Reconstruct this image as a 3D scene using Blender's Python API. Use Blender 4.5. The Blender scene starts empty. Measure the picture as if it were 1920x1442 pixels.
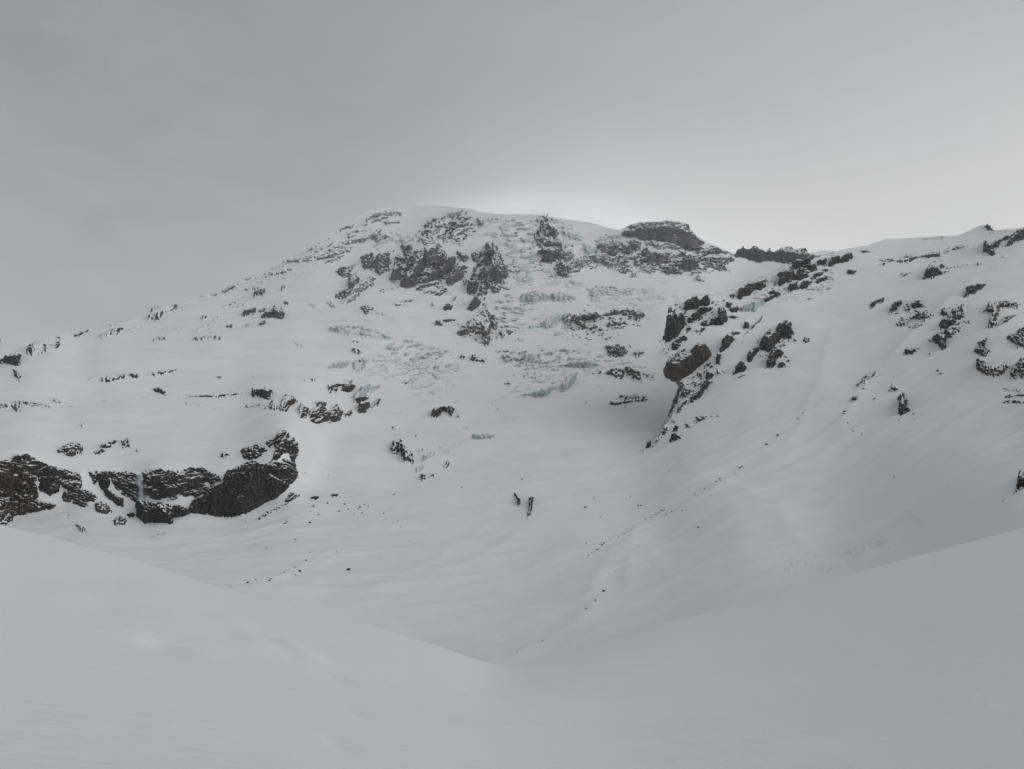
import bpy, math
import numpy as np
from mathutils import Vector

# ------------------------------------------------------------------ camera, sky, sun, exposure
scene = bpy.context.scene
F = 1450.0                      # focal length in photograph pixels (1920 wide)
PITCH = math.radians(5.3)
cam_d = bpy.data.cameras.new("camera")
cam_d.sensor_width = 36.0
cam_d.lens = 36.0 * F / 1920.0
cam_d.clip_start = 0.1
cam_d.clip_end = 60000.0
cam = bpy.data.objects.new("camera", cam_d)
cam.rotation_euler = (math.radians(90) + PITCH, 0, 0)
scene.collection.objects.link(cam)
scene.camera = cam

scene.view_settings.view_transform = 'Standard'
scene.view_settings.look = 'None'
scene.view_settings.exposure = 0.08
scene.view_settings.gamma = 1.0
scene.cycles.max_bounces = 6
scene.cycles.diffuse_bounces = 3
scene.cycles.volume_bounces = 1

SUN_AZ, SUN_EL = math.radians(121), math.radians(29)     # azimuth from the view axis towards the east ridge
sun_d = bpy.data.lights.new("sun", 'SUN')
sun_d.energy = 0.95
sun_d.angle = math.radians(60)
sun_d.color = (1.0, 0.975, 0.95)
sun = bpy.data.objects.new("sun", sun_d)
to_sun = Vector((math.sin(SUN_AZ) * math.cos(SUN_EL), math.cos(SUN_AZ) * math.cos(SUN_EL), math.sin(SUN_EL)))
sun.rotation_euler = to_sun.to_track_quat('Z', 'Y').to_euler()
scene.collection.objects.link(sun)


def ray(u, v):
    a = (np.asarray(u, float) - 960.0) / F
    b = (721.0 - np.asarray(v, float)) / F
    return np.stack([a, math.cos(PITCH) - b * math.sin(PITCH), math.sin(PITCH) + b * math.cos(PITCH)], -1)


world = bpy.data.worlds.new("World")
scene.world = world
world.use_nodes = True


class NT:
    """small helper to write node maths"""
    def __init__(self, nt):
        self.nt = nt
        nt.nodes.clear()

    def n(self, typ, ins=None, **kw):
        nd = self.nt.nodes.new(typ)
        for k, val in kw.items():
            setattr(nd, k, val)
        for k, val in (ins or {}).items():
            if isinstance(val, bpy.types.NodeSocket):
                self.nt.links.new(val, nd.inputs[k])
            else:
                nd.inputs[k].default_value = val
        return nd

    def m(self, op, a, b=0.0, c=0.0, clamp=False):
        nd = self.n('ShaderNodeMath', {0: a, 1: b, 2: c}, operation=op, use_clamp=clamp)
        return nd.outputs[0]

    def vm(self, op, a, b):
        nd = self.n('ShaderNodeVectorMath', {0: a, 1: b}, operation=op)
        return nd.outputs['Value'] if op in ('DOT_PRODUCT', 'LENGTH') else nd.outputs[0]

    def sstep(self, x, lo, hi, a=0.0, b=1.0):
        nd = self.n('ShaderNodeMapRange', {'Value': x, 'From Min': lo, 'From Max': hi, 'To Min': a, 'To Max': b})
        nd.interpolation_type = 'SMOOTHSTEP'
        return nd.outputs[0]

    def mix(self, f, a, b):
        nd = self.n('ShaderNodeMix', data_type='RGBA')
        for s, val in ((nd.inputs[0], f), (nd.inputs[6], a), (nd.inputs[7], b)):
            if isinstance(val, bpy.types.NodeSocket):
                self.nt.links.new(val, s)
            else:
                s.default_value = val if not isinstance(val, tuple) or len(val) == 4 else (*val, 1)
        return nd.outputs[2]

    def noise(self, vec, scale, detail=4.0, rough=0.55, dist=0.0):
        nd = self.n('ShaderNodeTexNoise', {'Vector': vec, 'Scale': scale, 'Detail': detail, 'Roughness': rough, 'Distortion': dist})
        return nd.outputs[0]


def gauss(w, x, s):
    q = w.m('DIVIDE', x, s)
    return w.m('POWER', math.e, w.m('MULTIPLY', w.m('MULTIPLY', q, q), -1.0))


# overcast sky: grey cloud deck, thin and luminous towards the sun side, a bright gap under the cap cloud on the summit
w = NT(world.node_tree)
gen = w.n('ShaderNodeTexCoord').outputs['Generated']
xyz = w.n('ShaderNodeSeparateXYZ', {0: gen})
sx, sy, sz = xyz.outputs
g1 = ray(2150, 470); g1 /= np.linalg.norm(g1)
glow = w.m('MULTIPLY', w.sstep(w.vm('DOT_PRODUCT', gen, tuple(g1)), 0.62, 1.0), w.sstep(sz, 0.16, 0.55, 1.0, 0.10))
summit = ray(985, 400); summit /= np.linalg.norm(summit)
dx = w.m('SUBTRACT', sx, float(summit[0]))
dz = w.m('ADD', w.m('SUBTRACT', sz, float(summit[2])), w.m('MULTIPLY', w.m('MULTIPLY', dx, dx), 1.1))
front = w.sstep(sy, 0.2, 0.6)
band = w.m('MULTIPLY', w.m('MULTIPLY', gauss(w, dx, 0.18), gauss(w, dz, 0.023)), front)
band2 = w.m('MULTIPLY', w.m('MULTIPLY', gauss(w, w.m('SUBTRACT', dx, 0.12), 0.34), gauss(w, dz, 0.095)), front)
low = w.sstep(sz, 0.0, 0.42, 1.0, 0.0)
st = w.n('ShaderNodeMapping', {'Vector': gen, 'Scale': (1.0, 1.0, 2.2), 'Rotation': (0.0, 0.25, 0.0)}).outputs[0]
wisp = w.m('SUBTRACT', w.noise(st, 3.2, 5.0, 0.5, 0.4), 0.5)
wisp2 = w.m('SUBTRACT', w.noise(st, 10.0, 5.0, 0.55, 0.9), 0.5)
leftness = w.sstep(sx, -0.05, -0.55)
lum = w.m('ADD', w.sstep(sx, -0.75, 0.75, 0.275, 0.415), w.m('MULTIPLY', glow, 0.22))
lum = w.m('ADD', lum, w.m('MULTIPLY', band, 0.27))
lum = w.m('ADD', lum, w.m('MULTIPLY', band2, 0.10))
lum = w.m('ADD', lum, w.m('MULTIPLY', low, 0.11))
lum = w.m('ADD', lum, w.m('MULTIPLY', wisp, 0.06))
lum = w.m('ADD', lum, w.m('MULTIPLY', w.m('MULTIPLY', wisp2, 0.075), w.m('ADD', leftness, 0.25)))
warm = w.mix(w.m('ADD', w.m('ADD', w.m('MULTIPLY', glow, 0.8), w.m('MULTIPLY', leftness, 0.35)), w.m('MULTIPLY', wisp, 1.2), clamp=True), (0.975, 1.0, 1.012), (1.025, 1.0, 0.985))
lum = w.m('MULTIPLY', lum, w.sstep(sz, 0.35, 1.0, 1.0, 0.74))      # the deck thickens overhead
cloud = w.n('ShaderNodeVectorMath', {0: warm}, operation='SCALE')
w.nt.links.new(lum, cloud.inputs['Scale'])
sky_tex = w.n('ShaderNodeTexSky', sky_type='NISHITA', sun_disc=False)
sky_tex.sun_elevation = SUN_EL
sky_tex.sun_rotation = SUN_AZ
clear = w.n('ShaderNodeVectorMath', {0: sky_tex.outputs[0]}, operation='SCALE')
clear.inputs['Scale'].default_value = 0.004         # the little clear-sky light that leaks through the cloud deck
tot = w.vm('ADD', cloud.outputs[0], clear.outputs[0])
bg = w.n('ShaderNodeBackground', {'Color': tot, 'Strength': 1.0})
w.n('ShaderNodeOutputWorld', {'Surface': bg.outputs[0]})


# ------------------------------------------------------------------ noise and field helpers
_rng = np.random.default_rng(7)
_perm = np.concatenate([_rng.permutation(256)] * 3)
_ga = np.arange(256) * (2 * math.pi / 256.0)
_gx, _gy = np.cos(_ga), np.sin(_ga)


def perlin(x, y, seed=0):
    x = x + seed * 17.31
    y = y - seed * 9.77
    xi = np.floor(x).astype(np.int64); yi = np.floor(y).astype(np.int64)
    xf = x - xi; yf = y - yi
    xi &= 255; yi &= 255
    uu = xf * xf * xf * (xf * (xf * 6 - 15) + 10)
    vv = yf * yf * yf * (yf * (yf * 6 - 15) + 10)

    def g(ix, iy, fx, fy):
        h = _perm[_perm[ix] + iy]
        return _gx[h] * fx + _gy[h] * fy
    a = g(xi, yi, xf, yf); b = g(xi + 1, yi, xf - 1, yf)
    c = g(xi, yi + 1, xf, yf - 1); d = g(xi + 1, yi + 1, xf - 1, yf - 1)
    return 1.5 * ((a + uu * (b - a)) * (1 - vv) + (c + uu * (d - c)) * vv)


def fbm(x, y, octs=4, seed=0, gain=0.5):
    t = 0.0; a = 1.0; s = 0.0
    for i in range(octs):
        t = t + a * perlin(x, y, seed + i * 3); s += a
        a *= gain; x = x * 2.03; y = y * 2.03
    return t / s


def ridged(x, y, octs=4, seed=0, gain=0.55):
    t = 0.0; a = 1.0; s = 0.0
    for i in range(octs):
        t = t + a * (1 - 2 * np.abs(perlin(x, y, seed + i * 3))); s += a
        a *= gain; x = x * 2.1; y = y * 2.1
    return t / s


def sstep(x, lo, hi):
    t = np.clip((x - lo) / (hi - lo), 0, 1)
    return t * t * (3 - 2 * t)


class TPS:
    """smooth terrain range through surveyed points (pixel direction, forward distance in metres)"""
    def __init__(self, pts, lam=2e-4):
        p = np.array(pts, float)
        X = p[:, :2] / 1000.0
        n = len(X)
        K = self.k(((X[:, None] - X[None]) ** 2).sum(-1)) + lam * np.eye(n)
        P = np.hstack([np.ones((n, 1)), X])
        A = np.zeros((n + 3, n + 3)); A[:n, :n] = K; A[:n, n:] = P; A[n:, :n] = P.T
        b = np.zeros(n + 3); b[:n] = np.log(p[:, 2])
        s = np.linalg.solve(A, b)
        self.X, self.w, self.a = X, s[:n], s[n:]

    @staticmethod
    def k(r2):
        return 0.5 * r2 * np.log(r2 + 1e-12)

    def __call__(self, u, v):
        u = np.asarray(u, float) / 1000; v = np.asarray(v, float) / 1000
        sh = u.shape
        u = u.ravel(); v = v.ravel()
        out = np.empty(u.size)
        for i in range(0, u.size, 40000):
            q = np.stack([u[i:i + 40000], v[i:i + 40000]], -1)
            r2 = ((q[:, None] - self.X[None]) ** 2).sum(-1)
            out[i:i + 40000] = self.k(r2) @ self.w + self.a[0] + q @ self.a[1:]
        return np.exp(out).reshape(sh)


def poly_sd(u, v, poly):
    """signed distance to a polygon, positive inside"""
    p = np.array(poly, float)
    d2 = np.full(u.shape, 1e18); ins = np.zeros(u.shape, bool)
    for i in range(len(p)):
        ax, ay = p[i]; bx, by = p[(i + 1) % len(p)]
        ex, ey = bx - ax, by - ay
        wx, wy = u - ax, v - ay
        t = np.clip((wx * ex + wy * ey) / (ex * ex + ey * ey + 1e-9), 0, 1)
        d2 = np.minimum(d2, (wx - t * ex) ** 2 + (wy - t * ey) ** 2)
        cond = ((ay > v) != (by > v))
        xc = ax + (v - ay) * ex / (ey if abs(ey) > 1e-9 else 1e-9)
        ins ^= cond & (u < xc)
    d = np.sqrt(d2)
    return np.where(ins, d, -d)


# ------------------------------------------------------------------ the relief: valley, bench and mountain (M), east hillside (R)
def survey(s):
    return [tuple(float(q) for q in t.split(',')) for t in s.split()]


class Chart:
    """the surveyed range tabulated on an 8-pixel chart and read back smoothly (Catmull-Rom)"""
    U0, V0, ST = -360.0, 330.0, 8.0

    def __init__(self, pts, lam):
        t = TPS(pts, lam)
        gu = self.U0 + self.ST * np.arange(332); gv = self.V0 + self.ST * np.arange(140)
        a, b = np.meshgrid(gu, gv)
        self.L = np.log(t(a, b))

    def __call__(self, u, v):
        x = (np.asarray(u, float) - self.U0) / self.ST; y = (np.asarray(v, float) - self.V0) / self.ST
        x = np.clip(x, 1.0, 329.99); y = np.clip(y, 1.0, 137.99)
        xi = x.astype(int); yi = y.astype(int); fx = x - xi; fy = y - yi

        def cr(f):
            return ((-f + 2 * f * f - f ** 3) / 2, (2 - 5 * f * f + 3 * f ** 3) / 2, (f + 4 * f * f - 3 * f ** 3) / 2, (f ** 3 - f * f) / 2)
        wx, wy = cr(fx), cr(fy)
        out = 0.0
        for j in range(4):
            row = 0.0
            for i in range(4):
                row = row + wx[i] * self.L[yi + j - 1, xi + i - 1]
            out = out + wy[j] * row
        return np.exp(out)


M_FIELD = Chart(survey("""
-250,1050,560 -250,900,900 -250,760,1150 -250,680,1600 -250,600,3600 -250,480,5200
900,1320,370 900,1240,430 600,1150,520 400,1100,560 200,1060,640 0,1100,560 0,1030,720
900,1150,560 1200,1150,480 700,1080,680 500,1040,740 300,1010,850 950,1050,760 1150,1050,700 800,980,950 600,960,1000
1000,960,1000 1200,950,980 650,930,1120 800,900,1250 1000,900,1230 1150,880,1300 950,850,1500 1100,830,1600 1200,800,1800
950,800,1800 950,750,2200 950,700,2600 950,650,3000 950,600,3400 950,550,3850 950,500,4300 950,450,4850 950,405,5600
0,1000,880 60,985,930 130,952,985 220,980,945 280,985,960 420,968,1000 500,945,1030 552,905,1080
0,868,955 50,850,985 150,885,1010 300,880,1012 420,878,1035 480,870,1050 540,815,1110 558,850,1115
100,820,1130 300,830,1150 450,820,1190 0,800,1120 0,740,1350 150,760,1350 300,770,1380 450,770,1420 600,790,1520
600,840,1380 650,880,1260 580,890,1210 600,740,1760 300,710,1700 0,690,1600 450,700,1850 150,690,1700
0,650,1800 100,640,1900 200,645,2050 300,645,2150 400,645,2250 500,655,2250 600,690,2100 700,740,2050 750,790,1800 750,850,1460
700,680,2450 600,640,2650 160,618,2500 280,590,3200 400,550,4000 350,600,3000 450,580,3400 520,575,3350 500,510,4700 600,540,3900
600,460,5000 700,400,5900 650,500,4600 700,600,3150 700,500,4500 760,520,4250 800,450,5000 770,386,6300 860,388,6000
850,560,3750 820,620,3200 800,680,2650 870,720,2400
1050,402,5900 1100,420,5700 1050,480,4600 1050,520,4150 1100,560,3750 1100,620,3250 1100,680,2700 1100,740,2250 1100,780,1950
1170,436,5350 1250,418,5300 1250,470,4800 1250,510,4400 1250,550,3900 1200,600,3400 1200,660,2850 1220,720,2420 1235,785,1900 1218,830,1520 1228,660,2900 1240,600,3350
1340,470,5000 1330,510,4500 1380,485,5000 1450,480,5200 1540,475,5400 1380,520,4600 1300,560,3900
1400,640,3000 1900,700,2500 1500,500,4800 1900,450,5000 1340,780,1980 1500,1000,700 1900,1000,600 2200,700,2500
"""), 6e-4)
R_FIELD = Chart(survey("""
1215,838,1420 1240,790,1520 1255,720,1650 1300,760,1500 1290,680,1720 1260,620,1850 1265,575,1980 1330,560,2030 1350,620,1800
1400,530,2200 1500,490,2350 1600,470,2450 1700,450,2550 1800,445,2500 1920,432,2350 2060,420,2300 2220,410,2250
1450,600,1850 1450,700,1500 1400,800,1220 1300,850,1170 1550,560,2000 1550,650,1600 1550,750,1250 1550,850,1000 1550,950,780
1550,1030,600 1700,520,2050 1700,600,1650 1700,700,1250 1700,780,1020 1700,860,800 1700,950,600 1700,1020,470 1850,500,1950
1850,580,1450 1900,700,1000 1900,800,720 1900,880,450 1900,940,330 2050,900,300 2050,700,850 1400,900,950 1400,1000,690
1400,1080,520 1250,900,1080 1250,1000,830 1250,1080,620 1250,1160,480 1500,1110,430 1700,1070,380 1900,1010,260 1100,900,1240
1100,1000,880 1000,1100,670 1050,1200,490 2200,980,230 2200,800,500
"""), 6e-4)
R_REGION = [(1060, 1010), (1150, 905), (1214, 838), (1230, 816), (1257, 782), (1270, 742), (1281, 720), (1264, 712), (1249, 699), (1262, 672), (1243, 646), (1258, 582), (1266, 570),
            (1285, 560), (1330, 556), (1368, 552), (1385, 538), (1405, 528), (1440, 518), (1462, 506), (1480, 495), (1500, 488),
            (1540, 478), (1560, 380), (2600, 300), (2600, 1700), (800, 1700), (900, 1260)]


def w_region(u, v):
    sd = poly_sd(u, v, R_REGION)
    dl = np.where(u > 1500, 1.5, 1.5 + 100 * sstep(v, 835, 980))
    return sstep(sd, -dl, dl)


OCT = [(9, 0.020), (22, 0.022), (50, 0.026), (115, 0.032), (260, 0.034), (600, 0.030)]


DRIFTS = [  # crest lines of drifts, moraine and spurs: width and height in metres, then the line
    (11, 4.5, 'T', "1165,1055 1180,1012 1200,987 1270,960 1330,925 1392,880"), (9, 4.0, 'T', "1092,1142 1106,1100 1148,1042 1180,1012"),
    (7, 2.5, 'T', "1170,1125 1178,1080 1184,1030"), (9, 3.0, 'T', "905,1245 960,1226 1022,1200 1100,1150 1135,1113"),
    (8, 2.0, 'T', "250,1050 400,1012 520,986 640,966"), (7, 1.8, 'T', "280,1066 420,1028 560,992 660,975"),
    (8, 2.6, 'T', "430,1112 520,1086 580,1052 640,1032 740,1020"), (6, 2.0, 'T', "560,1072 640,1042 700,1032"),
    (7, 1.8, 'T', "350,1032 480,1000 560,966 620,940"), (10, 2.0, 'T', "870,1145 960,1092 1040,1042 1090,1000"),
    (10, 2.0, 'T', "760,1110 860,1060 960,1010 1040,960"), (9, 2.0, 'T', "640,1140 760,1080 860,1020 930,980"),
    (16, 12.0, 'R', "1822,530 1760,585 1700,640 1655,690"), (12, 4.0, 'T', "1312,915 1292,875 1272,845"),
    (14, 4.0, 'R', "1380,905 1440,945 1500,990 1520,1040"), (12, 3.5, 'R', "1560,600 1540,700 1500,800 1440,880"),
    (12, 4.0, 'R', "1640,690 1600,760 1560,840"), (9, 3.0, 'R', "1870,930 1760,990 1640,1050 1500,1085")]
DRIFT_XY = []


def set_drifts():
    for wd, ht, f, line in DRIFTS:
        wd, ht = wd * 1.35, ht * 0.75
        p = np.array(survey(line))
        if f == 'R':
            d = R_FIELD(p[:, 0], p[:, 1])
        else:
            k = w_region(p[:, 0], p[:, 1]); d = M_FIELD(p[:, 0], p[:, 1]) * (1 - k) + R_FIELD(p[:, 0], p[:, 1]) * k
        r_ = ray(p[:, 0], p[:, 1])
        DRIFT_XY.append((wd, ht, (r_ * (d / r_[:, 1])[:, None])[:, :2]))


def drift_height(x, y):
    out = np.zeros(np.shape(x))
    for i, (wd, ht, q) in enumerate(DRIFT_XY):
        lo = q.min(0) - 3.5 * wd; hi = q.max(0) + 3.5 * wd
        m = (x > lo[0]) & (x < hi[0]) & (y > lo[1]) & (y < hi[1])
        if not m.any():
            continue
        px, py = x[m], y[m]
        wob = wd * 0.9 * perlin(px / (5 * wd), py / (5 * wd), 60 + i)
        px = px + wob; py = py + wob
        d2 = np.full(px.shape, 1e12); tt_ = np.zeros(px.shape); n_ = len(q) - 1
        for k in range(n_):
            e = q[k + 1] - q[k]
            t = np.clip(((px - q[k, 0]) * e[0] + (py - q[k, 1]) * e[1]) / (e @ e), 0, 1)
            dd = (px - q[k, 0] - t * e[0]) ** 2 + (py - q[k, 1] - t * e[1]) ** 2
            b = dd < d2
            d2 = np.where(b, dd, d2); tt_ = np.where(b, (k + t) / n_, tt_)
        out[m] += ht * np.exp(-np.sqrt(d2 / (wd * wd) + 0.06) * 1.35) * sstep(tt_, 0, 0.2) * (1 - sstep(tt_, 0.8, 1.0))
    return out


def relief(P, D):
    """snow undulation: world-space octaves, the fine ones only where they can be seen"""
    x, y = P[..., 0], P[..., 1]
    z = 0.0
    for i, (lam, c) in enumerate(OCT):
        gate = sstep(lam / D, 0.007, 0.018) * (1 - sstep(lam / D, 0.16, 0.32))
        z = z + c * lam * gate * fbm(x / lam, y / lam, 2, 11 + i)
    # drifts and flow ridges that run down the valley
    ca, sa = math.cos(0.62), math.sin(0.62)
    a = x * ca + y * sa; b = -x * sa + y * ca
    val = sstep(D, 350, 600) * (1 - sstep(D, 1100, 1500))
    z = z + val * 0.8 * (1 - np.abs(perlin(a / 210, b / 42, 5)) * 2) + val * 0.3 * perlin(a / 120, b / 17, 8)
    out = P.copy()
    out[..., 2] += z + drift_height(x, y)
    return out


set_drifts()


def surf(u, v, field='T'):
    u = np.asarray(u, float); v = np.asarray(v, float)
    if field == 'M':
        D = M_FIELD(u, v)
    elif field == 'R':
        D = R_FIELD(u, v)
    else:
        w_ = w_region(u, v)
        D = M_FIELD(u, v) * (1 - w_) + R_FIELD(u, v) * w_
    r = ray(u, v)
    P = r * (D / r[..., 1])[..., None]
    return relief(P, D), D


def normals(u, v, field, e=2.0):
    a, _ = surf(u + e, v, field); b, _ = surf(u - e, v, field)
    c, _ = surf(u, v - e, field); d, _ = surf(u, v + e, field)
    n = np.cross(a - b, c - d)
    n /= np.linalg.norm(n, axis=-1, keepdims=True) + 1e-12
    return n


# ------------------------------------------------------------------ materials
def principled(w, **ins):
    b = w.n('ShaderNodeBsdfPrincipled', ins)
    w.n('ShaderNodeOutputMaterial', {'Surface': b.outputs[0]})
    return b


def make_snow():
    m = bpy.data.materials.new("snow"); m.use_nodes = True
    w = NT(m.node_tree)
    pos = w.n('ShaderNodeNewGeometry').outputs['Position']
    n1 = w.noise(pos, 0.02, 4); n2 = w.noise(pos, 0.9, 5, 0.6); n3 = w.noise(pos, 9.0, 4, 0.6)
    col = w.mix(n1, (0.80, 0.815, 0.83), (0.85, 0.86, 0.87))
    rip = w.n('ShaderNodeMapping', {'Vector': pos, 'Scale': (0.9, 3.2, 1.0), 'Rotation': (0, 0, 0.35)}).outputs[0]
    n4 = w.noise(rip, 1.3, 4, 0.55, 0.6)
    h = w.m('ADD', w.m('MULTIPLY', n2, 0.03), w.m('MULTIPLY', n3, 0.007))
    h = w.m('ADD', h, w.m('MULTIPLY', n4, 0.034))
    bump = w.n('ShaderNodeBump', {'Height': h, 'Strength': 0.8, 'Distance': 1.0})
    principled(w, **{'Base Color': col, 'Roughness': 0.75, 'Specular IOR Level': 0.2, 'Normal': bump.outputs[0]})
    return m


def attr(w, name):
    return w.n('ShaderNodeAttribute', attribute_type='OBJECT', attribute_name=name).outputs['Fac']


def make_rock():
    m = bpy.data.materials.new("rock"); m.use_nodes = True
    w = NT(m.node_tree)
    oc = w.n('ShaderNodeTexCoord').outputs['Object']
    rnd = w.n('ShaderNodeObjectInfo').outputs['Random']
    vec = w.n('ShaderNodeVectorMath', {0: oc}, operation='SCALE')
    w.nt.links.new(attr(w, 'grain'), vec.inputs['Scale'])
    off = w.n('ShaderNodeCombineXYZ', {0: w.m('MULTIPLY', rnd, 91.0), 1: w.m('MULTIPLY', rnd, 37.0), 2: 0.0}).outputs[0]
    vec = w.vm('ADD', vec.outputs[0], off)
    streak = w.n('ShaderNodeMapping', {'Vector': vec, 'Scale': (1.0, 1.0, 0.16)}).outputs[0]
    ns = w.noise(streak, 0.30, 6, 0.62, 0.3)
    nb = w.noise(vec, 0.09, 4, 0.55)
    aniso = w.n('ShaderNodeMapping', {'Vector': vec, 'Scale': (0.7, 0.7, 1.5), 'Rotation': (0.0, 0.4, 0.0)}).outputs[0]
    nf = w.m('ADD', w.m('MULTIPLY', w.noise(aniso, 0.20, 6, 0.66, 0.6), 0.6), w.m('MULTIPLY', w.noise(aniso, 0.05, 3, 0.6, 0.5), 0.4))
    dark = w.mix(w.sstep(ns, 0.36, 0.70), (0.005, 0.005, 0.006), (0.062, 0.060, 0.063))
    brown = w.mix(w.sstep(ns, 0.38, 0.70), (0.016, 0.012, 0.010), (0.125, 0.100, 0.078))
    base = w.mix(w.m('MULTIPLY', attr(w, 'tint'), w.sstep(nb, 0.35, 0.6)), dark, brown)
    base = w.mix(w.m('MULTIPLY', attr(w, 'frost'), w.sstep(nf, 0.34, 0.62)), base, (0.40, 0.395, 0.42))
    nz = w.n('ShaderNodeSeparateXYZ', {0: w.n('ShaderNodeNewGeometry').outputs['Normal']}).outputs[2]
    cov = w.m('ADD', nz, w.m('MULTIPLY', w.m('SUBTRACT', nf, 0.5), 1.5))
    lie = w.m('SUBTRACT', cov, attr(w, 'bare'))
    mask = w.sstep(lie, -0.05, 0.05)
    col = w.mix(mask, base, (0.80, 0.815, 0.83))
    hh = w.m('ADD', w.m('MULTIPLY', ns, 1.0), w.m('MULTIPLY', nf, 0.6))
    hh = w.m('DIVIDE', hh, w.m('MAXIMUM', attr(w, 'grain'), 0.001))
    bump = w.n('ShaderNodeBump', {'Height': hh, 'Strength': 0.8, 'Distance': 1.6})
    principled(w, **{'Base Color': col, 'Roughness': 0.85, 'Specular IOR Level': 0.2, 'Normal': bump.outputs[0]})
    return m


def make_ice():
    m = bpy.data.materials.new("glacier_ice"); m.use_nodes = True
    w = NT(m.node_tree)
    oc = w.n('ShaderNodeTexCoord').outputs['Object']
    vec = w.n('ShaderNodeVectorMath', {0: oc}, operation='SCALE')
    w.nt.links.new(attr(w, 'grain'), vec.inputs['Scale'])
    vec = vec.outputs[0]
    flute = w.n('ShaderNodeMapping', {'Vector': vec, 'Scale': (1.0, 1.0, 0.2)}).outputs[0]
    ns = w.noise(flute, 0.35, 5, 0.6, 0.3)
    nf = w.noise(vec, 0.28, 5, 0.65, 0.4)
    ice = w.mix(w.sstep(ns, 0.34, 0.66), (0.25, 0.305, 0.32), (0.57, 0.635, 0.647))
    ice = w.mix(w.m('MULTIPLY', attr(w, 'tint'), w.sstep(nf, 0.45, 0.65)), ice, (0.13, 0.115, 0.105))
    ice = w.mix(attr(w, 'frost'), ice, (0.70, 0.735, 0.75))
    nz = w.n('ShaderNodeSeparateXYZ', {0: w.n('ShaderNodeNewGeometry').outputs['Normal']}).outputs[2]
    cov = w.m('ADD', nz, w.m('MULTIPLY', w.m('SUBTRACT', nf, 0.5), 1.0))
    mask = w.sstep(w.m('SUBTRACT', cov, attr(w, 'bare')), -0.06, 0.06)
    col = w.mix(mask, ice, (0.80, 0.815, 0.83))
    hh = w.m('DIVIDE', w.m('ADD', ns, nf), w.m('MAXIMUM', attr(w, 'grain'), 0.001))
    bump = w.n('ShaderNodeBump', {'Height': hh, 'Strength': 0.6, 'Distance': 1.2})
    principled(w, **{'Base Color': col, 'Roughness': 0.55, 'Specular IOR Level': 0.3, 'Normal': bump.outputs[0]})
    return m


SNOW, ROCK, ICE = make_snow(), make_rock(), make_ice()


def mesh_obj(name, V, Fc, mat, parent=None, base=None, nrm=None, smooth=True):
    V = np.asarray(V, float)
    o = bpy.data.objects.new(name, bpy.data.meshes.new(name))
    if base is None:
        base = np.array([V[:, 0].mean(), V[:, 1].mean(), V[:, 2].min()])
    me = o.data
    Fc = np.asarray(Fc, np.int32)
    k = Fc.shape[1]
    me.vertices.add(len(V)); me.loops.add(Fc.size); me.polygons.add(len(Fc))
    me.vertices.foreach_set("co", (V - base).astype(np.float32).ravel())
    me.loops.foreach_set("vertex_index", Fc.ravel())
    me.polygons.foreach_set("loop_start", np.arange(0, Fc.size, k, dtype=np.int32))
    me.polygons.foreach_set("use_smooth", np.full(len(Fc), smooth))
    me.update(calc_edges=True)
    if nrm is not None:
        me.normals_split_custom_set_from_vertices([tuple(q) for q in nrm])
    me.materials.append(mat)
    o.location = base
    if parent is not None:
        o.parent = parent
        o.location = base - np.array(parent.location)
    scene.collection.objects.link(o)
    return o


def compact(V, Fc, *arrs):
    used = np.unique(Fc)
    mp = np.full(len(V), -1, np.int64); mp[used] = np.arange(len(used))
    return (V[used], mp[Fc]) + tuple(a[used] for a in arrs)


def grid_faces(r, c):
    i = np.arange(r * c).reshape(r, c)
    # rows run upward in the picture, columns to the east: counter-clockwise seen from the camera
    return np.stack([i[:-1, :-1], i[:-1, 1:], i[1:, 1:], i[1:, :-1]], -1).reshape(-1, 4)


# ------------------------------------------------------------------ structure 1: mountain, glacier, bench, hillside
SKY = survey("-300,672 -120,652 0,640 40,648 80,636 110,628 142,629 160,621 220,604 280,591 340,571 390,556 430,538 500,507 528,490 560,473 600,453 640,431 665,411 690,398 725,389 770,385 830,386 866,388 900,397 960,400 1020,403 1080,413 1130,424 1163,431 1176,424 1195,418 1250,416 1282,421 1300,440 1320,452 1340,462 1380,481 1470,486 1530,480 1560,474 1620,461 1662,449 1730,446 1796,443 1815,434 1838,424 1850,424 1862,434 1890,432 1925,428 2050,416 2240,408")
_su = np.array([p[0] for p in SKY]); _sv = np.array([p[1] for p in SKY])


def v_top(u):
    return np.interp(u, _su, _sv)


us = np.arange(-300, 2221, 2.6)
NR = 330
tt = np.linspace(0, 1, NR)
U = np.repeat(us[None], NR, 0)
vt = v_top(us)[None]
vbot = np.interp(us, [-300, 0, 480, 920, 1300, 1920, 2220], [1040, 1080, 1200, 1330, 1230, 1060, 1010])[None]
Vv = vbot + (vt - vbot) * tt[:, None]
P, D = surf(U, Vv)
# shading normals of each sheet on its own side
wm = w_region(U, Vv)[..., None]
N = normals(U, Vv, 'M') * (1 - wm) + normals(U, Vv, 'R') * wm
N /= np.linalg.norm(N, axis=-1, keepdims=True)
back = []; backn = []
crest = P[-1]
out = crest[:, :2] / np.linalg.norm(crest[:, :2], axis=1, keepdims=True)
for k, (run, drop) in enumerate(((0.02, 0.004), (0.06, 0.022), (0.16, 0.09))):
    q = crest.copy()
    q[:, :2] += out * (D[-1] * run)[:, None]
    q[:, 2] -= D[-1] * drop
    back.append(q)
    nn = np.zeros_like(q); nn[:, :2] = out * 0.35; nn[:, 2] = 1
    backn.append(nn / np.linalg.norm(nn, axis=1, keepdims=True))
P = np.concatenate([P, np.array(back)]); N = np.concatenate([N, np.array(backn)])
rows, cols = P.shape[:2]
FC = grid_faces(rows, cols)
PV = P.reshape(-1, 3); NV = N.reshape(-1, 3)
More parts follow.
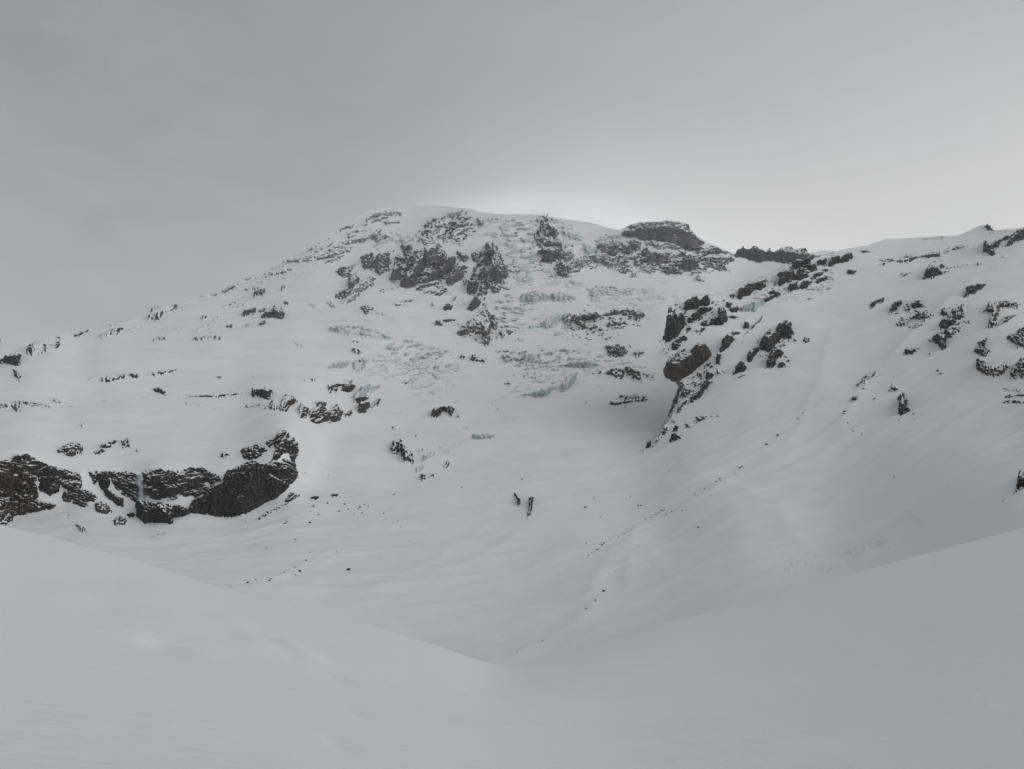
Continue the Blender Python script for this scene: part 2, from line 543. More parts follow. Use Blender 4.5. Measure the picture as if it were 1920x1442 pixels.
fu = np.concatenate([U, np.repeat(U[-1:], 3, 0)]).reshape(-1)[FC[:, 0]]
fv = np.concatenate([Vv, np.repeat(Vv[-1:], 3, 0)]).reshape(-1)[FC[:, 0]]
BENCH = [(-400, 700), (-300, 672), (0, 630), (110, 620), (140, 630), (250, 639), (400, 637), (500, 652), (560, 690), (640, 760),
         (600, 810), (556, 850), (558, 900), (530, 945), (450, 968), (280, 988), (60, 992), (-400, 1010)]
GLAC = [(-400, 1010), (60, 992), (280, 988), (450, 968), (530, 945), (558, 900), (620, 850), (720, 800), (800, 740), (980, 690), (1120, 690), (1225, 720),
        (1250, 800), (1213, 838), (1150, 905), (1060, 1010), (900, 1260), (900, 1500), (-400, 1500)]
wfull = np.concatenate([wm[..., 0], np.repeat(wm[-1:, :, 0], 3, 0)]).reshape(-1)
dfull = np.concatenate([D, np.repeat(D[-1:], 3, 0)]).reshape(-1)
wq, dq = wfull[FC], dfull[FC]
cut = (np.ptp(wq, axis=1) > 0.25) & (dq.max(1) / dq.min(1) > 1.04)
FC = FC[~cut]; fu = fu[~cut]; fv = fv[~cut]
# the glacier and mountain go on behind the hillside's nose ...
eu, ev_ = np.meshgrid(np.arange(1190, 1640, 4.0), np.arange(842, 466, -4.0))
esd = poly_sd(eu, ev_, R_REGION)
eP, eD = surf(eu, ev_, 'M')
eP *= 1.0015
eN = normals(eu, ev_, 'M')
eF = grid_faces(*eu.shape)
es = esd.ravel()[eF]
eF = eF[(es.min(1) > -9) & (es.max(1) < 150)]
# ... and the hillside falls away on its far side
bl = np.array(R_REGION[2:22], float)
seg = np.linalg.norm(np.diff(bl, axis=0), axis=1); cum = np.concatenate([[0], np.cumsum(seg)])
bs = np.arange(30, cum[-1], 3.0)
bu = np.interp(bs, cum, bl[:, 0]); bv = np.interp(bs, cum, bl[:, 1])
gu = poly_sd(bu + 1, bv, R_REGION) - poly_sd(bu - 1, bv, R_REGION); gv = poly_sd(bu, bv + 1, R_REGION) - poly_sd(bu, bv - 1, R_REGION)
gl = np.hypot(gu, gv) + 1e-6
aP, aD = surf(bu + 3.5 * gu / gl, bv + 3.5 * gv / gl, 'R')
apron = []
for run, drop in ((0, 0.6), (18, 4), (55, 24), (140, 90), (320, 260)):
    q_ = aP.copy(); q_[:, 0] += 0.55 * run; q_[:, 1] += 0.83 * run; q_[:, 2] -= drop
    apron.append(q_)
apron = np.array(apron)
aN = np.zeros_like(apron); aN[..., 0] = -0.1; aN[..., 1] = 0.3; aN[..., 2] = 0.95
aF = grid_faces(*apron.shape[:2])
EXTRA = {0: (eP.reshape(-1, 3), eF, eN.reshape(-1, 3)), 3: (apron.reshape(-1, 3), aF, aN.reshape(-1, 3))}
reg = np.zeros(len(FC), int)
reg[poly_sd(fu, fv, GLAC) > 0] = 1
reg[poly_sd(fu, fv, BENCH) > 0] = 2
reg[poly_sd(fu, fv, R_REGION) > 0] = 3
for k, (nm, lab, cat) in enumerate((("mountain", "broad snow-covered volcano rising to a rounded summit under cloud", "mountain"),
                                    ("glacier", "smooth snow-filled glacier valley with drifts between the cliff and the hillside", "glacier"),
                                    ("snow_bench", "wide snowy shelf above the dark cliff, dotted with low rocks", "snow bench"),
                                    ("hillside", "steep snowy hillside with dark crags along its upper ridge", "hillside"))):
    V2, F2, N2 = compact(PV, FC[reg == k], NV)
    if k in EXTRA:
        V3, F3, N3 = compact(*EXTRA[k])
        F2 = np.concatenate([F2, F3 + len(V2)]); V2 = np.concatenate([V2, V3]); N2 = np.concatenate([N2, N3])
    o = mesh_obj(nm, V2, F2, SNOW, nrm=N2)
    o["kind"] = "structure"; o["label"] = lab; o["category"] = cat

# ------------------------------------------------------------------ structure 2: the near snow slope
CREST = survey("-700,800 -400,880 -150,945 0,985 130,1018 280,1060 430,1107 600,1151 740,1186 840,1216 890,1237 925,1245 975,1243 1060,1222 1150,1196 1250,1168 1380,1135 1500,1103 1600,1076 1700,1047 1800,1021 1920,990 2080,950 2300,905 2600,850")
CD = survey("-700,55 0,60 430,60 900,72 1000,84 1250,170 1500,250 1700,250 1920,200 2600,180")
cu = np.arange(-700, 2601, 6.0)
cv = np.interp(cu, [p[0] for p in CREST], [p[1] for p in CREST])
def blur(a, sg):
    n = int(sg * 3)
    k = np.exp(-0.5 * (np.arange(-n, n + 1) / sg) ** 2); k /= k.sum()
    return np.convolve(np.pad(a, n, mode='reflect', reflect_type='odd'), k, 'valid')


cv = blur(cv, 2.5) + 1.2 * fbm(cu / 70.0, cu * 0 + 0.37, 3, 15)
cv_wide = blur(cv, 30)
cdv = blur(np.interp(cu, [p[0] for p in CD], [p[1] for p in CD]), 30)
T = np.linspace(1, 0, 240) ** 1.5
NU = np.repeat(cu[None], len(T), 0)
mixc = sstep(T, 0.0, 0.22)[:, None]          # the notch in the crest softens out towards the viewer
cvm = cv[None] * (1 - mixc) + cv_wide[None] * mixc
NVv = cvm + (1900 - cvm) * T[:, None]
db = np.interp(cu, [-700, 960, 2600], [2.4, 2.2, 2.4])
s = T[:, None] ** 0.5
ND = np.exp(np.log(cdv)[None] * (1 - s) + np.log(db)[None] * s)
r = ray(NU, NVv)
NP = r * (ND / r[..., 1])[..., None]
near = sstep(ND, 3, 14) * (1 - 0.75 * sstep(ND, 30, 75))
NP[..., 2] += near * (0.10 * fbm(NP[..., 0] / 7, NP[..., 1] / 9, 3, 3) + 0.25 * fbm(NP[..., 0] / 26, NP[..., 1] / 34, 2, 4))
NP[..., 2] += sstep(ND, 3, 9) * (1 - sstep(ND, 22, 50)) * 0.035 * ridged(NP[..., 0] / 1.9 + 0.2 * NP[..., 1], NP[..., 1] / 3.6, 3, 23) * sstep(fbm(NP[..., 0] / 9, NP[..., 1] / 9, 2, 29), -0.1, 0.4)
# old wind-softened tracks and lumps on the slope
for (tu, tv, rad, dep) in ((312, 1208, 0.5, -0.05), (290, 1203, 0.3, -0.03), (540, 1216, 0.5, 0.05), (562, 1222, 0.5, 0.05), (300, 1115, 1.3, 0.08),
                           (190, 1130, 0.7, -0.05), (440, 1170, 0.8, 0.05), (480, 1208, 0.5, 0.05), (670, 1345, 0.22, -0.02), (630, 1398, 0.2, -0.02),
                           (90, 1070, 1.6, -0.06), (120, 1050, 1.4, 0.06), (330, 1160, 0.7, 0.04), (590, 1240, 0.4, 0.03), (620, 1265, 0.4, -0.03)):
    j = np.argmin(np.abs(cu - tu)); i = np.argmin(np.abs(NVv[:, j] - tv))
    c = NP[i, j]
    ddx = NP[..., 0] - c[0]; ddy = NP[..., 1] - c[1]
    NP[..., 2] += 1.7 * dep * np.exp(-((ddx + 0.4 * ddy) ** 2 + (ddy * 0.35) ** 2) / rad ** 2)
crest = NP[-1]
out = crest[:, :2] / np.linalg.norm(crest[:, :2], axis=1, keepdims=True)
ext = []
for run, drop in ((4, 1.3), (12, 5.5), (40, 26), (110, 82)):
    q = crest.copy(); q[:, :2] += out * run; q[:, 2] += crest[:, 2] * run / 90 * 0.4 - drop
    ext.append(q)
NP = np.concatenate([NP, np.array(ext)])
o = mesh_obj("snow_slope", NP.reshape(-1, 3), grid_faces(*NP.shape[:2]), SNOW)
o["kind"] = "structure"; o["label"] = "smooth untracked snow bank sloping down towards the glacier valley"; o["category"] = "snow slope"

# ------------------------------------------------------------------ outcrops, cliffs and ice
FRAMES = {'Z1': (0, 580, 3.2, 'M'), 'ZA': (0, 780, 3.2, 'M'), 'Z2': (350, 360, 3.84, 'M'), 'Z3': (700, 360, 4.8, 'M'),
          'Z4': (1050, 380, 4.8, 'M'), 'Z5': (1180, 520, 4.242, 'R'), 'Z6': (1420, 400, 3.84, 'R'), 'Z7': (450, 620, 3.84, 'M'),
          'Z8': (850, 560, 4.242, 'M'), 'ZB': (400, 860, 3.2, 'T'), 'ZC': (900, 860, 3.2, 'T'), 'ZD': (1320, 760, 3.2, 'R'), 'PM': (0, 0, 1.0, 'M')}
# style: amplitude, edge weight, noise weight, bias, wavelength, stretch along its own axis, bare (how steep before snow lies), frost, tint
# and wall: how upright the face stands (1 = plumb)
STY = {'S': (1.0, 0.9, 0.85, -0.42, 0.55, 1.3, 0.80, 0.0, 0.12, 0.80),
       'B': (0.9, 1.0, 0.35, -0.30, 0.55, 1.3, 0.86, 0.0, 0.8, 0.95),
       'D': (1.0, 0.6, 1.30, -0.20, 0.55, 1.7, 0.62, 0.05, 0.35, 0.60),
       'N': (1.0, 0.6, 1.30, -0.22, 0.55, 1.7, 0.62, 0.0, 1.0, 0.60),
       'K': (0.9, 0.35, 1.50, 0.18, 0.34, 1.8, 0.78, 0.05, 0.3, 0.40),
       'H': (0.55, 0.15, 1.40, 0.56, 0.22, 2.2, 0.84, 0.15, 0.2, 0.15),
       'Q': (0.55, 0.15, 1.40, 0.76, 0.22, 2.2, 0.84, 0.10, 0.2, 0.15),
       'L': (0.9, 0.6, 1.10, -0.05, 0.50, 4.0, 0.75, 0.05, 0.2, 0.55),
       'C': (1.1, 0.7, 1.05, -0.35, 0.30, 4.0, 0.78, 0.0, 0.10, 0.95),
       'R': (1.0, 0.6, 1.20, -0.12, 0.50, 2.0, 0.62, 0.80, 0.3, 0.60),
       'M': (0.9, 0.7, 1.05, -0.10, 0.45, 4.0, 0.66, 0.70, 0.2, 0.55),
       'G': (1.0, 0.8, 0.95, -0.35, 0.50, 1.5, 0.76, 0.30, 0.2, 0.75),
       'I': (0.8, 0.6, 1.15, -0.22, 0.40, 3.2, 0.72, 0.0, 0.10, 0.60),
       'J': (0.5, 0.35, 1.30, 0.10, 0.30, 5.0, 0.78, 0.15, 0.25, 0.35),
       'W': (0.40, 0.2, 1.35, 0.58, 0.22, 4.5, 0.80, 0.45, 0.0, 0.05),
       'V': (0.9, 0.9, 0.75, -0.35, 0.30, 4.0, 0.84, 0.0, 0.0, 0.95)}
VERT = {'C', 'V'}
ICEY = {'I', 'J', 'V', 'W'}
_seed = [0]


def patch(frame, style, pts, name, parent=None, amp=1.0, back=None):
    ox, oy, sc, field = FRAMES[frame]
    poly = [(ox + x / sc, oy + y / sc) for x, y in pts]
    p = np.array(poly)
    _seed[0] += 1
    sd0 = _seed[0]
    A, we, wn, bias, lam, stretch, bare, frost, tint, wall = STY[style]
    mg = 7.5
    u0, v0 = p.min(0) - mg; u1, v1 = p.max(0) + mg
    g = 0.9 if style != 'W' else 1.2
    uu = np.arange(u0, u1 + g, g); vv = np.arange(v1, v0 - g, -g)
    Ug, Vg = np.meshgrid(uu, vv)
    # a little wander so that the grid lines do not show
    Ug = Ug + 0.25 * perlin(Ug * 0.7, Vg * 0.7, sd0); Vg = Vg + 0.25 * perlin(Ug * 0.7, Vg * 0.7, sd0 + 40)
    sdp = poly_sd(Ug, Vg, poly)
    R = max(sdp.max(), 1.2)
    sd = sdp + min(0.40 * R, 3.2) * fbm(Ug / (0.9 * R + 4), Vg / (0.9 * R + 4), 2, sd0 + 5) * 1.5 + 1.1 * fbm(Ug / 3.2, Vg / 3.2, 2, sd0 + 6)
    c = p - p.mean(0)
    if style in VERT:
        ang = math.pi / 2 + 0.08
    elif style == 'W':
        ang = -0.10 + 0.15 * math.sin(sd0)
    else:
        ev, ew = np.linalg.eigh(c.T @ c)
        ang = math.atan2(ew[1, 1], ew[0, 1])
        if ev[1] < 2.2 * ev[0]:
            ang = (0.45 if sd0 % 2 else -0.5) + 0.25 * math.sin(sd0 * 1.7)
    ca, sa = math.cos(ang), math.sin(ang)
    a = (Ug - u0) * ca + (Vg - v0) * sa; b = -(Ug - u0) * sa + (Vg - v0) * ca
    wl = float(np.clip(R * lam * 2.0, 4.0, 14.0))
    if style in 'WHQ':
        wl = 5.0 if style == 'W' else 6.0
    if style == 'K':
        wl = min(wl, 6.5)
    big = fbm(a / (wl * 2.2 * math.sqrt(stretch)), b / (wl * 1.5), 2, sd0 + 31)
    fs = float(np.clip(R * 0.25, 3.0, 5.0))
    fine = fbm(a / (fs * math.sqrt(stretch)), b / fs, 2, sd0 + 21)
    n = 0.50 * ridged(a / (wl * stretch), b / wl, 4, sd0 + 9) + (0.50 if R < 12 else 0.34) * fine + (0.30 if style in 'KSBCVGHQ' else (0.55 if R < 12 else 1.0)) * big
    e = np.clip(sd / (0.55 * R + 1.2), -1.2, 1.0)
    amp_px = float(np.clip(R * 0.6, 1.5, 8.0)) * A * amp
    h = amp_px * (we * e + wn * n * sstep(sd, -2.5, 2.0) - bias * sstep(sd, -2.5, 1.5))
    if R > 5 and style in 'SDNCGR':
        # ledges: the face steps back at uneven intervals and holds snow there
        tl = (-(Vg - v0) * math.cos(0.22) + (Ug - u0) * math.sin(0.22) * (1 if sd0 % 2 else -1)) / (9.0 if R > 11 else 6.5) + 1.6 * fbm(Ug / 24, Vg / 24, 2, sd0 + 71)
        h = h + amp_px * 0.55 * ((tl - np.floor(tl)) - 0.5) * sstep(sd, 0.5, 3.0)
    # crumbs of the same rock around the rim
    if style not in ('V', 'W', 'H', 'Q') and frame != 'PM':
        spk = fbm(a / 3.4, b / 2.6, 2, sd0 + 51)
        h = np.maximum(h, 4.0 * (spk - 0.40 - 0.07 * np.maximum(-sd, 0)) - 2.0 * (sdp < -6.5))
    h = np.maximum(h, -2.5)
    P0, D0 = surf(Ug, Vg, field)
    N0 = normals(Ug, Vg, field, 3.0)
    r_ = ray(Ug, Vg); r_ /= np.linalg.norm(r_, axis=-1, keepdims=True)
    steep = 0.45 if style not in VERT else 0.65
    dirn = N0 * (1 - steep) - r_ * steep
    dirn /= np.linalg.norm(dirn, axis=-1, keepdims=True)
    px = (D0 / F)[..., None]
    # the face stands up from its foot instead of lying back with the slope
    ins = sd > 0
    foot = np.where(ins, D0, np.inf).min(0)
    foot = np.where(np.isfinite(foot), foot, D0.max(0))
    if len(foot) > 9:
        kk = np.ones(7) / 7.0
        foot = np.convolve(np.pad(foot, 3, mode='edge'), kk, 'valid')
    lean = wall * np.clip(D0 - foot[None], 0, None) * sstep(sd, -0.5, 2.2) * sstep(h, -0.8, 1.2)
    lean = np.minimum(lean, 45 * D0 / F)
    Pd = P0 + dirn * px * h[..., None] - r_ * lean[..., None]
    rws, cls = Ug.shape
    Fq = grid_faces(rws, cls)
    seen = (Vg > v_top(Ug) + 0.5) | (h > 0.35) if field != 'T' else np.ones(h.shape, bool)
    if field == 'R':
        rim = poly_sd(Ug, Vg, R_REGION)
        seen &= (rim > 3.0) | ((h > 0.35) & (style not in 'HQ'))
    keep = (h.ravel()[Fq].max(1) > -0.7) & seen.ravel()[Fq].all(1)
    V = Pd.reshape(-1, 3)
    if keep.sum() < 2:
        return None
    Fq = Fq[keep]
    sky_line = (p[:, 1] < v_top(p[:, 0]) + 5).any() if field != 'T' else False
    if back or sky_line:
        th = np.clip(sd, 0, 8)[..., None] * 1.2 * px
        Vb = (P0 + r_ * th).reshape(-1, 3)
        Fb = Fq[:, ::-1] + len(V)
        V = np.concatenate([V, Vb]); Fq = np.concatenate([Fq, Fb])
    V, Fq = compact(V, Fq)
    o = mesh_obj(name, V, Fq, ICE if style in ICEY else ROCK, parent)
    if frame in ("Z2", "Z3", "Z4") and style not in ICEY:
        frost = max(frost, 0.12 if style == "S" else 0.25)       # rime on the high rocks, plus distance haze painted in as paleness
    o["grain"] = float(F / D0.mean()); o["bare"] = bare; o["frost"] = frost; o["tint"] = tint
    o["_uv"] = [float(p[:, 0].mean()), float(p[:, 1].mean()), float(np.ptp(p[:, 0])), float(np.ptp(p[:, 1])), float(R)]
    return o


THINGS = {}


def thing(key, name, label, cat, u, v, field='M'):
    P_, _ = surf(np.array([float(u)]), np.array([float(v)]), field)
    o = bpy.data.objects.new(name, None)
    o.location = P_[0]
    o.empty_display_size = 5
    scene.collection.objects.link(o)
    o["label"] = label; o["category"] = cat
    THINGS[key] = o
    return o


DEFAULTS = {   # unnamed small outcrops: (label, group) by frame and kind
    ('Z1', 0): ("low snow-dusted rocks breaking through the snowy shelf above the dark cliff", "rocks on the snowy shelf"),
    ('ZA', 0): ("scattered dark scree poking through the snow around the foot of the dark cliff", "scree at the foot of the cliff"),
    ('Z2', 0): ("small dark rock outcrop on the long flank of the mountain", "outcrops on the long flank"),
    ('Z3', 0): ("small rock outcrop on the snowy face below the summit dome", "outcrops on the summit face"),
    ('Z4', 0): ("small rock outcrop on the snow around the foot of the table-topped crag", "outcrops below the table-topped crag"),
    ('Z5', 0): ("small black rock outcrop on the nose of the hillside around the blocky boulder", "outcrops on the hillside nose"),
    ('Z6', 0): ("small black rock outcrop on the upper hillside below its snowy crest", "outcrops on the upper hillside"),
    ('Z7', 0): ("small dark outcrop on the snow between the shelf and the lower icefall", "outcrops beside the lower icefall"),
    ('Z8', 0): ("small rock outcrop among the ice cliffs of the lower icefall", "outcrops in the lower icefall"),
    ('ZC', 0): ("dark scree streak on the smooth snow of the valley side", "scree streaks in the valley"),
    ('ZD', 0): ("dark rock on the open snow of the lower hillside", "rocks on the lower hillside"),
    ('Z2', 1): ("pale crevassed ice band on the glacier shoulder below the long flank", "ice bands below the long flank"),
    ('Z3', 1): ("pale blue serac band in the upper icefall beside the rock spire", "serac bands of the upper icefall"),
    ('Z4', 1): ("pale grey crevassed ice band on the glacier below the table-topped crag", "ice bands below the table-topped crag"),
    ('Z7', 1): ("broken pale ice band on the glacier below the rock spire", "ice bands on the lower glacier"),
    ('Z8', 1): ("broken blue-grey ice band in the lower icefall", "ice bands of the lower icefall"),
    ('Z5', 1): ("thin pale icicle curtain hanging between dark rocks on the hillside nose", "ice on the hillside nose"),
}


MARKS_M = [("wedge-shaped crag", 20, 672), ("columned black wall", 470, 930), ("frozen fall", 265, 925), ("level ledge", 410, 745),
           ("blocky dark rock", 495, 738), ("tapering rock band", 300, 698), ("rounded rock bulge", 610, 770), ("ice nose", 690, 750),
           ("arching crevasse lip", 690, 625), ("slabby crag", 810, 500), ("rock spire", 920, 500), ("spire's brown foot", 905, 620),
           ("frosted summit ribs", 860, 420), ("frosted rock rib", 1040, 470), ("mottled rock wall", 1130, 480), ("table-topped crag", 1240, 450),
           ("curving rock band", 1150, 605), ("blue ice slope", 1030, 605), ("long fluted ice cliff", 1085, 686), ("sweeping ice wall", 1020, 735),
           ("brown rubble heap", 1165, 700), ("flat rock ledge", 1175, 748), ("boat-shaped ice face", 905, 822), ("ice tongue", 810, 865),
           ("arched brown rock", 830, 772), ("grey tooth", 665, 530), ("layered skyline ridge", 600, 480), ("flank's black rocks", 515, 580)]
MARKS_R = [("huge boulder", 1290, 680), ("tall rock pillar", 1265, 610), ("stepped tusk", 1450, 640), ("whale-backed rock", 1410, 540),
           ("crest rock cluster", 1490, 510), ("hunched crag", 1750, 510), ("jagged rock band", 1700, 478), ("rock fin", 1270, 750),
           ("lowest rock rib", 1235, 820), ("upright fang", 1693, 760), ("sharp-tailed block", 1820, 545), ("shaggy rock slope", 1880, 640),
           ("crest crag", 1900, 445), ("domed rock", 1390, 685), ("skyline rock tooth", 1852, 428), ("rib's rock clump", 1735, 595)]
KIND_WORDS = {'S': "black rock", 'B': "brown rock", 'D': "snow-dusted rock", 'N': "brown rock", 'K': "speckled rock patch", 'L': "rock ledge",
              'R': "frosted rock", 'M': "frosted ledge", 'G': "grey rock", 'I': "pale ice step", 'J': "wrinkled ice band", 'V': "fluted ice"}


def say_where(o, style, field):
    """words for a small outcrop: how it looks, then the landmarks it lies beside"""
    u, v, du, dv, R = o["_uv"]
    marks = sorted(MARKS_R if field == 'R' else MARKS_M, key=lambda m: math.hypot(m[1] - u, m[2] - v))
    l1 = marks[0]
    ax, ay = u - l1[1], v - l1[2]
    best = None
    for m in marks[1:]:
        bx, by = m[1] - l1[1], m[2] - l1[2]
        c = (ax * bx + ay * by) / (math.hypot(ax, ay) * math.hypot(bx, by) + 1e-6)
        if c > 0.75:
            best = m
            break
    shape = "long" if max(du, dv) > 3.2 * min(du, dv) else ("tiny" if R < 2.6 else ("small" if R < 5.0 else "broad"))
    rel = "beside" if abs(ay) < 0.5 * abs(ax) else ("above" if ay < 0 else "below")
    far = "just " if math.hypot(ax, ay) < 28 and rel != "beside" else ""
    t = f"{shape} {KIND_WORDS[style]} {far}{rel} the {l1[0]}"
    return t + (f", towards the {best[0]}" if best else "")


def build(frame, text):
    for line in text.strip().splitlines():
        line = line.strip()
        if not line:
            continue
        f = [q.strip() for q in line.split('|')]
        style = f[0]
        pts = survey(f[1])
        opt = f[2] if len(f) > 2 else ''
        amp = 1.0
        if '*' in style:
            style, a_ = style.split('*'); amp = float(a_)
        ice = style in ICEY
        if opt.startswith('@'):
            key, _, rest = opt[1:].partition(' ')
            nm, _, lab = rest.partition(':')
            o = patch(frame, style, pts, nm.strip() or ('ice_band' if ice else 'rock_face'), THINGS[key], amp)
            if o is not None and lab.strip():
                o["label"] = lab.strip()
            continue
        nm = 'ice_cliff' if ice else 'rock_outcrop'
        if opt.startswith('#'):
            nm, _, opt = opt[1:].partition(' ')
        o = patch(frame, style, pts, nm, None, amp)
        if o is None:
            continue
        o["category"] = nm.replace('_', ' ')
        if opt:
            o["label"] = opt
        else:
            o["label"], o["group"] = say_where(o, style, FRAMES[frame][3]), DEFAULTS[(frame, int(ice))][1]


# things made of several rock faces
thing('cliff', "cliff", "long dark cliff with snowy ledges and a columned black wall under the shelf", "cliff", 300, 985)
thing('tower', "crag", "massive dark slabby crag on the face below the summit dome", "crag", 830, 540)
thing('spire', "rock_spire", "pointed rock spire with a descending chain of dark teeth amid the icefalls", "rock spire", 905, 640)
thing('pillar', "rock_rib", "narrow frosted rock rib splitting the upper icefall below the summit", "rock rib", 1040, 500)
thing('table', "table_crag", "grey table-topped crag standing against the sky on the mountain shoulder", "crag", 1230, 490)
thing('strata', "layered_ridge", "long frosted rock bands layered along the mountain's long skyline ridge", "ridge", 600, 480)
thing('crown', "summit_rocks", "frosted grey rock ribs just under the rounded summit snow", "rock ribs", 850, 430)
thing('shoulder', "rock_shoulder", "mottled rime-covered rock wall between the icefall and the table-topped crag", "rock wall", 1120, 500)
thing('bowl', "rock_band", "dark brownish rock band curving across the glacier beside blue ice", "rock band", 1130, 620)
thing('nose', "rock_pillar", "tall dark rock pillar with knobby blocks above the huge boulder", "rock pillar", 1250, 640, 'R')
thing('fin', "rock_fin", "dark upright fin of rock with snowy ledges below the huge boulder", "rock fin", 1260, 780, 'R')
thing('crestrocks', "crest_rocks", "cluster of black blocks crowning the hillside crest beside the sky", "crest rocks", 1480, 520, 'R')
thing('tusk', "rock_tusk", "stepped black rock tusk leaning on the open hillside snow", "rock tusk", 1450, 650, 'R')
thing('bulge', "rock_bulge", "rounded dark rock bulge with a snow-streaked front below the shelf edge", "rock bulge", 610, 790)
thing('icenose', "ice_nose", "grey-blue ice nose hanging over a brown rock", "ice nose", 690, 760)
thing('tongue', "ice_tongue", "stepped pale ice tongue spilling towards the valley floor over brown rocks", "ice tongue", 790, 890)
thing('thicket', "rock_slope", "shaggy dark broken rock slope with thin snow at the hillside edge", "rock slope", 1880, 720, 'R')

build('Z1', """
S|0,300 65,268 128,262 118,355 60,335 0,325 -60,330 -60,300|#crag dark wedge-shaped crag jutting from the shelf's crest against the sky
D|100,245 190,210 270,195 275,255 205,270 150,245|broken dark rocks strung along the shelf crest above the wedge-shaped crag
K|285,215 345,195 370,215 330,235
S|335,170 358,170 358,195 338,190
D|0,180 30,185 20,205 -30,210 -30,185
K|70,360 140,405 120,440 85,400
D|515,430 600,425 720,405 775,395 740,430 650,450 590,438|long low speckled rock band ending at a dark blunt knob
S|770,395 822,392 822,424 785,418|dark blunt knob at the end of a long low rock band
D|880,378 940,372 1070,345 1050,372 940,410 890,400|tapering dark rock band on the shelf beside the blunt knob
D|1165,188 1235,182 1295,158 1345,180 1310,215 1275,190 1190,208|dark rock patch just under the shelf's upper snow edge
K|1755,180 1800,210 1825,230 1790,235
S|900,488 950,485 1010,500 990,517 955,512|small isolated black rock in the middle of the snowy shelf
L|1060,530 1205,520 1410,510 1475,525 1400,537 1290,548 1205,536|long thin dark ledge running level across the snowy shelf
D|1105,556 1160,560 1225,570 1215,582 1120,574
K|1435,486 1530,480 1525,498 1440,498
S|1515,505 1575,490 1590,480 1630,500 1620,545 1580,530 1515,522|blocky dark rock with a thin tail at the end of the level ledge
D|600,536 690,528 685,547 630,547
K|850,523 910,528 900,544 860,542
D|0,570 50,560 115,552 118,608 60,605 0,592 -50,600 -50,570|layered rock step cut off square on the shelf below the wedge-shaped crag
K|120,540 200,545 300,575 295,588 200,585 150,570
D|290,520 340,525 385,550 340,557
S|1290,405 1325,393 1322,414
D|1505,395 1525,378 1532,407
D|460,705 510,683 550,695 500,714
D|330,850 380,820 460,790 500,830 495,860 430,870|brushy dark rock mound on the shelf just above the cliff edge
D|570,850 620,800 700,780 705,800 640,840 590,860|slanting row of dark rocks on the shelf above the cliff edge
K|725,790 765,775 785,830 740,835
K|800,850 835,830 838,855
K|1300,880 1350,860 1385,865 1350,900
L|430,163 560,112 720,68 715,84 560,130 470,174
D|570,175 630,150 690,115 760,120 840,88 842,100 700,152 600,182|dark rocks strung down the skyline ridge just behind the shelf crest
D|875,70 920,10 945,-6 1060,-4 1050,25 920,65|dark rocks on the skyline where the long flank meets the shelf crest
K|960,108 1100,102 1090,124 980,124
S|918,180 990,173 990,189 925,190
K|1470,570 1590,560 1580,580 1480,580
K|1680,460 1740,445 1735,465
S|415,572 440,572 438,584
K|1280,595 1350,590 1350,604 1290,604
""")

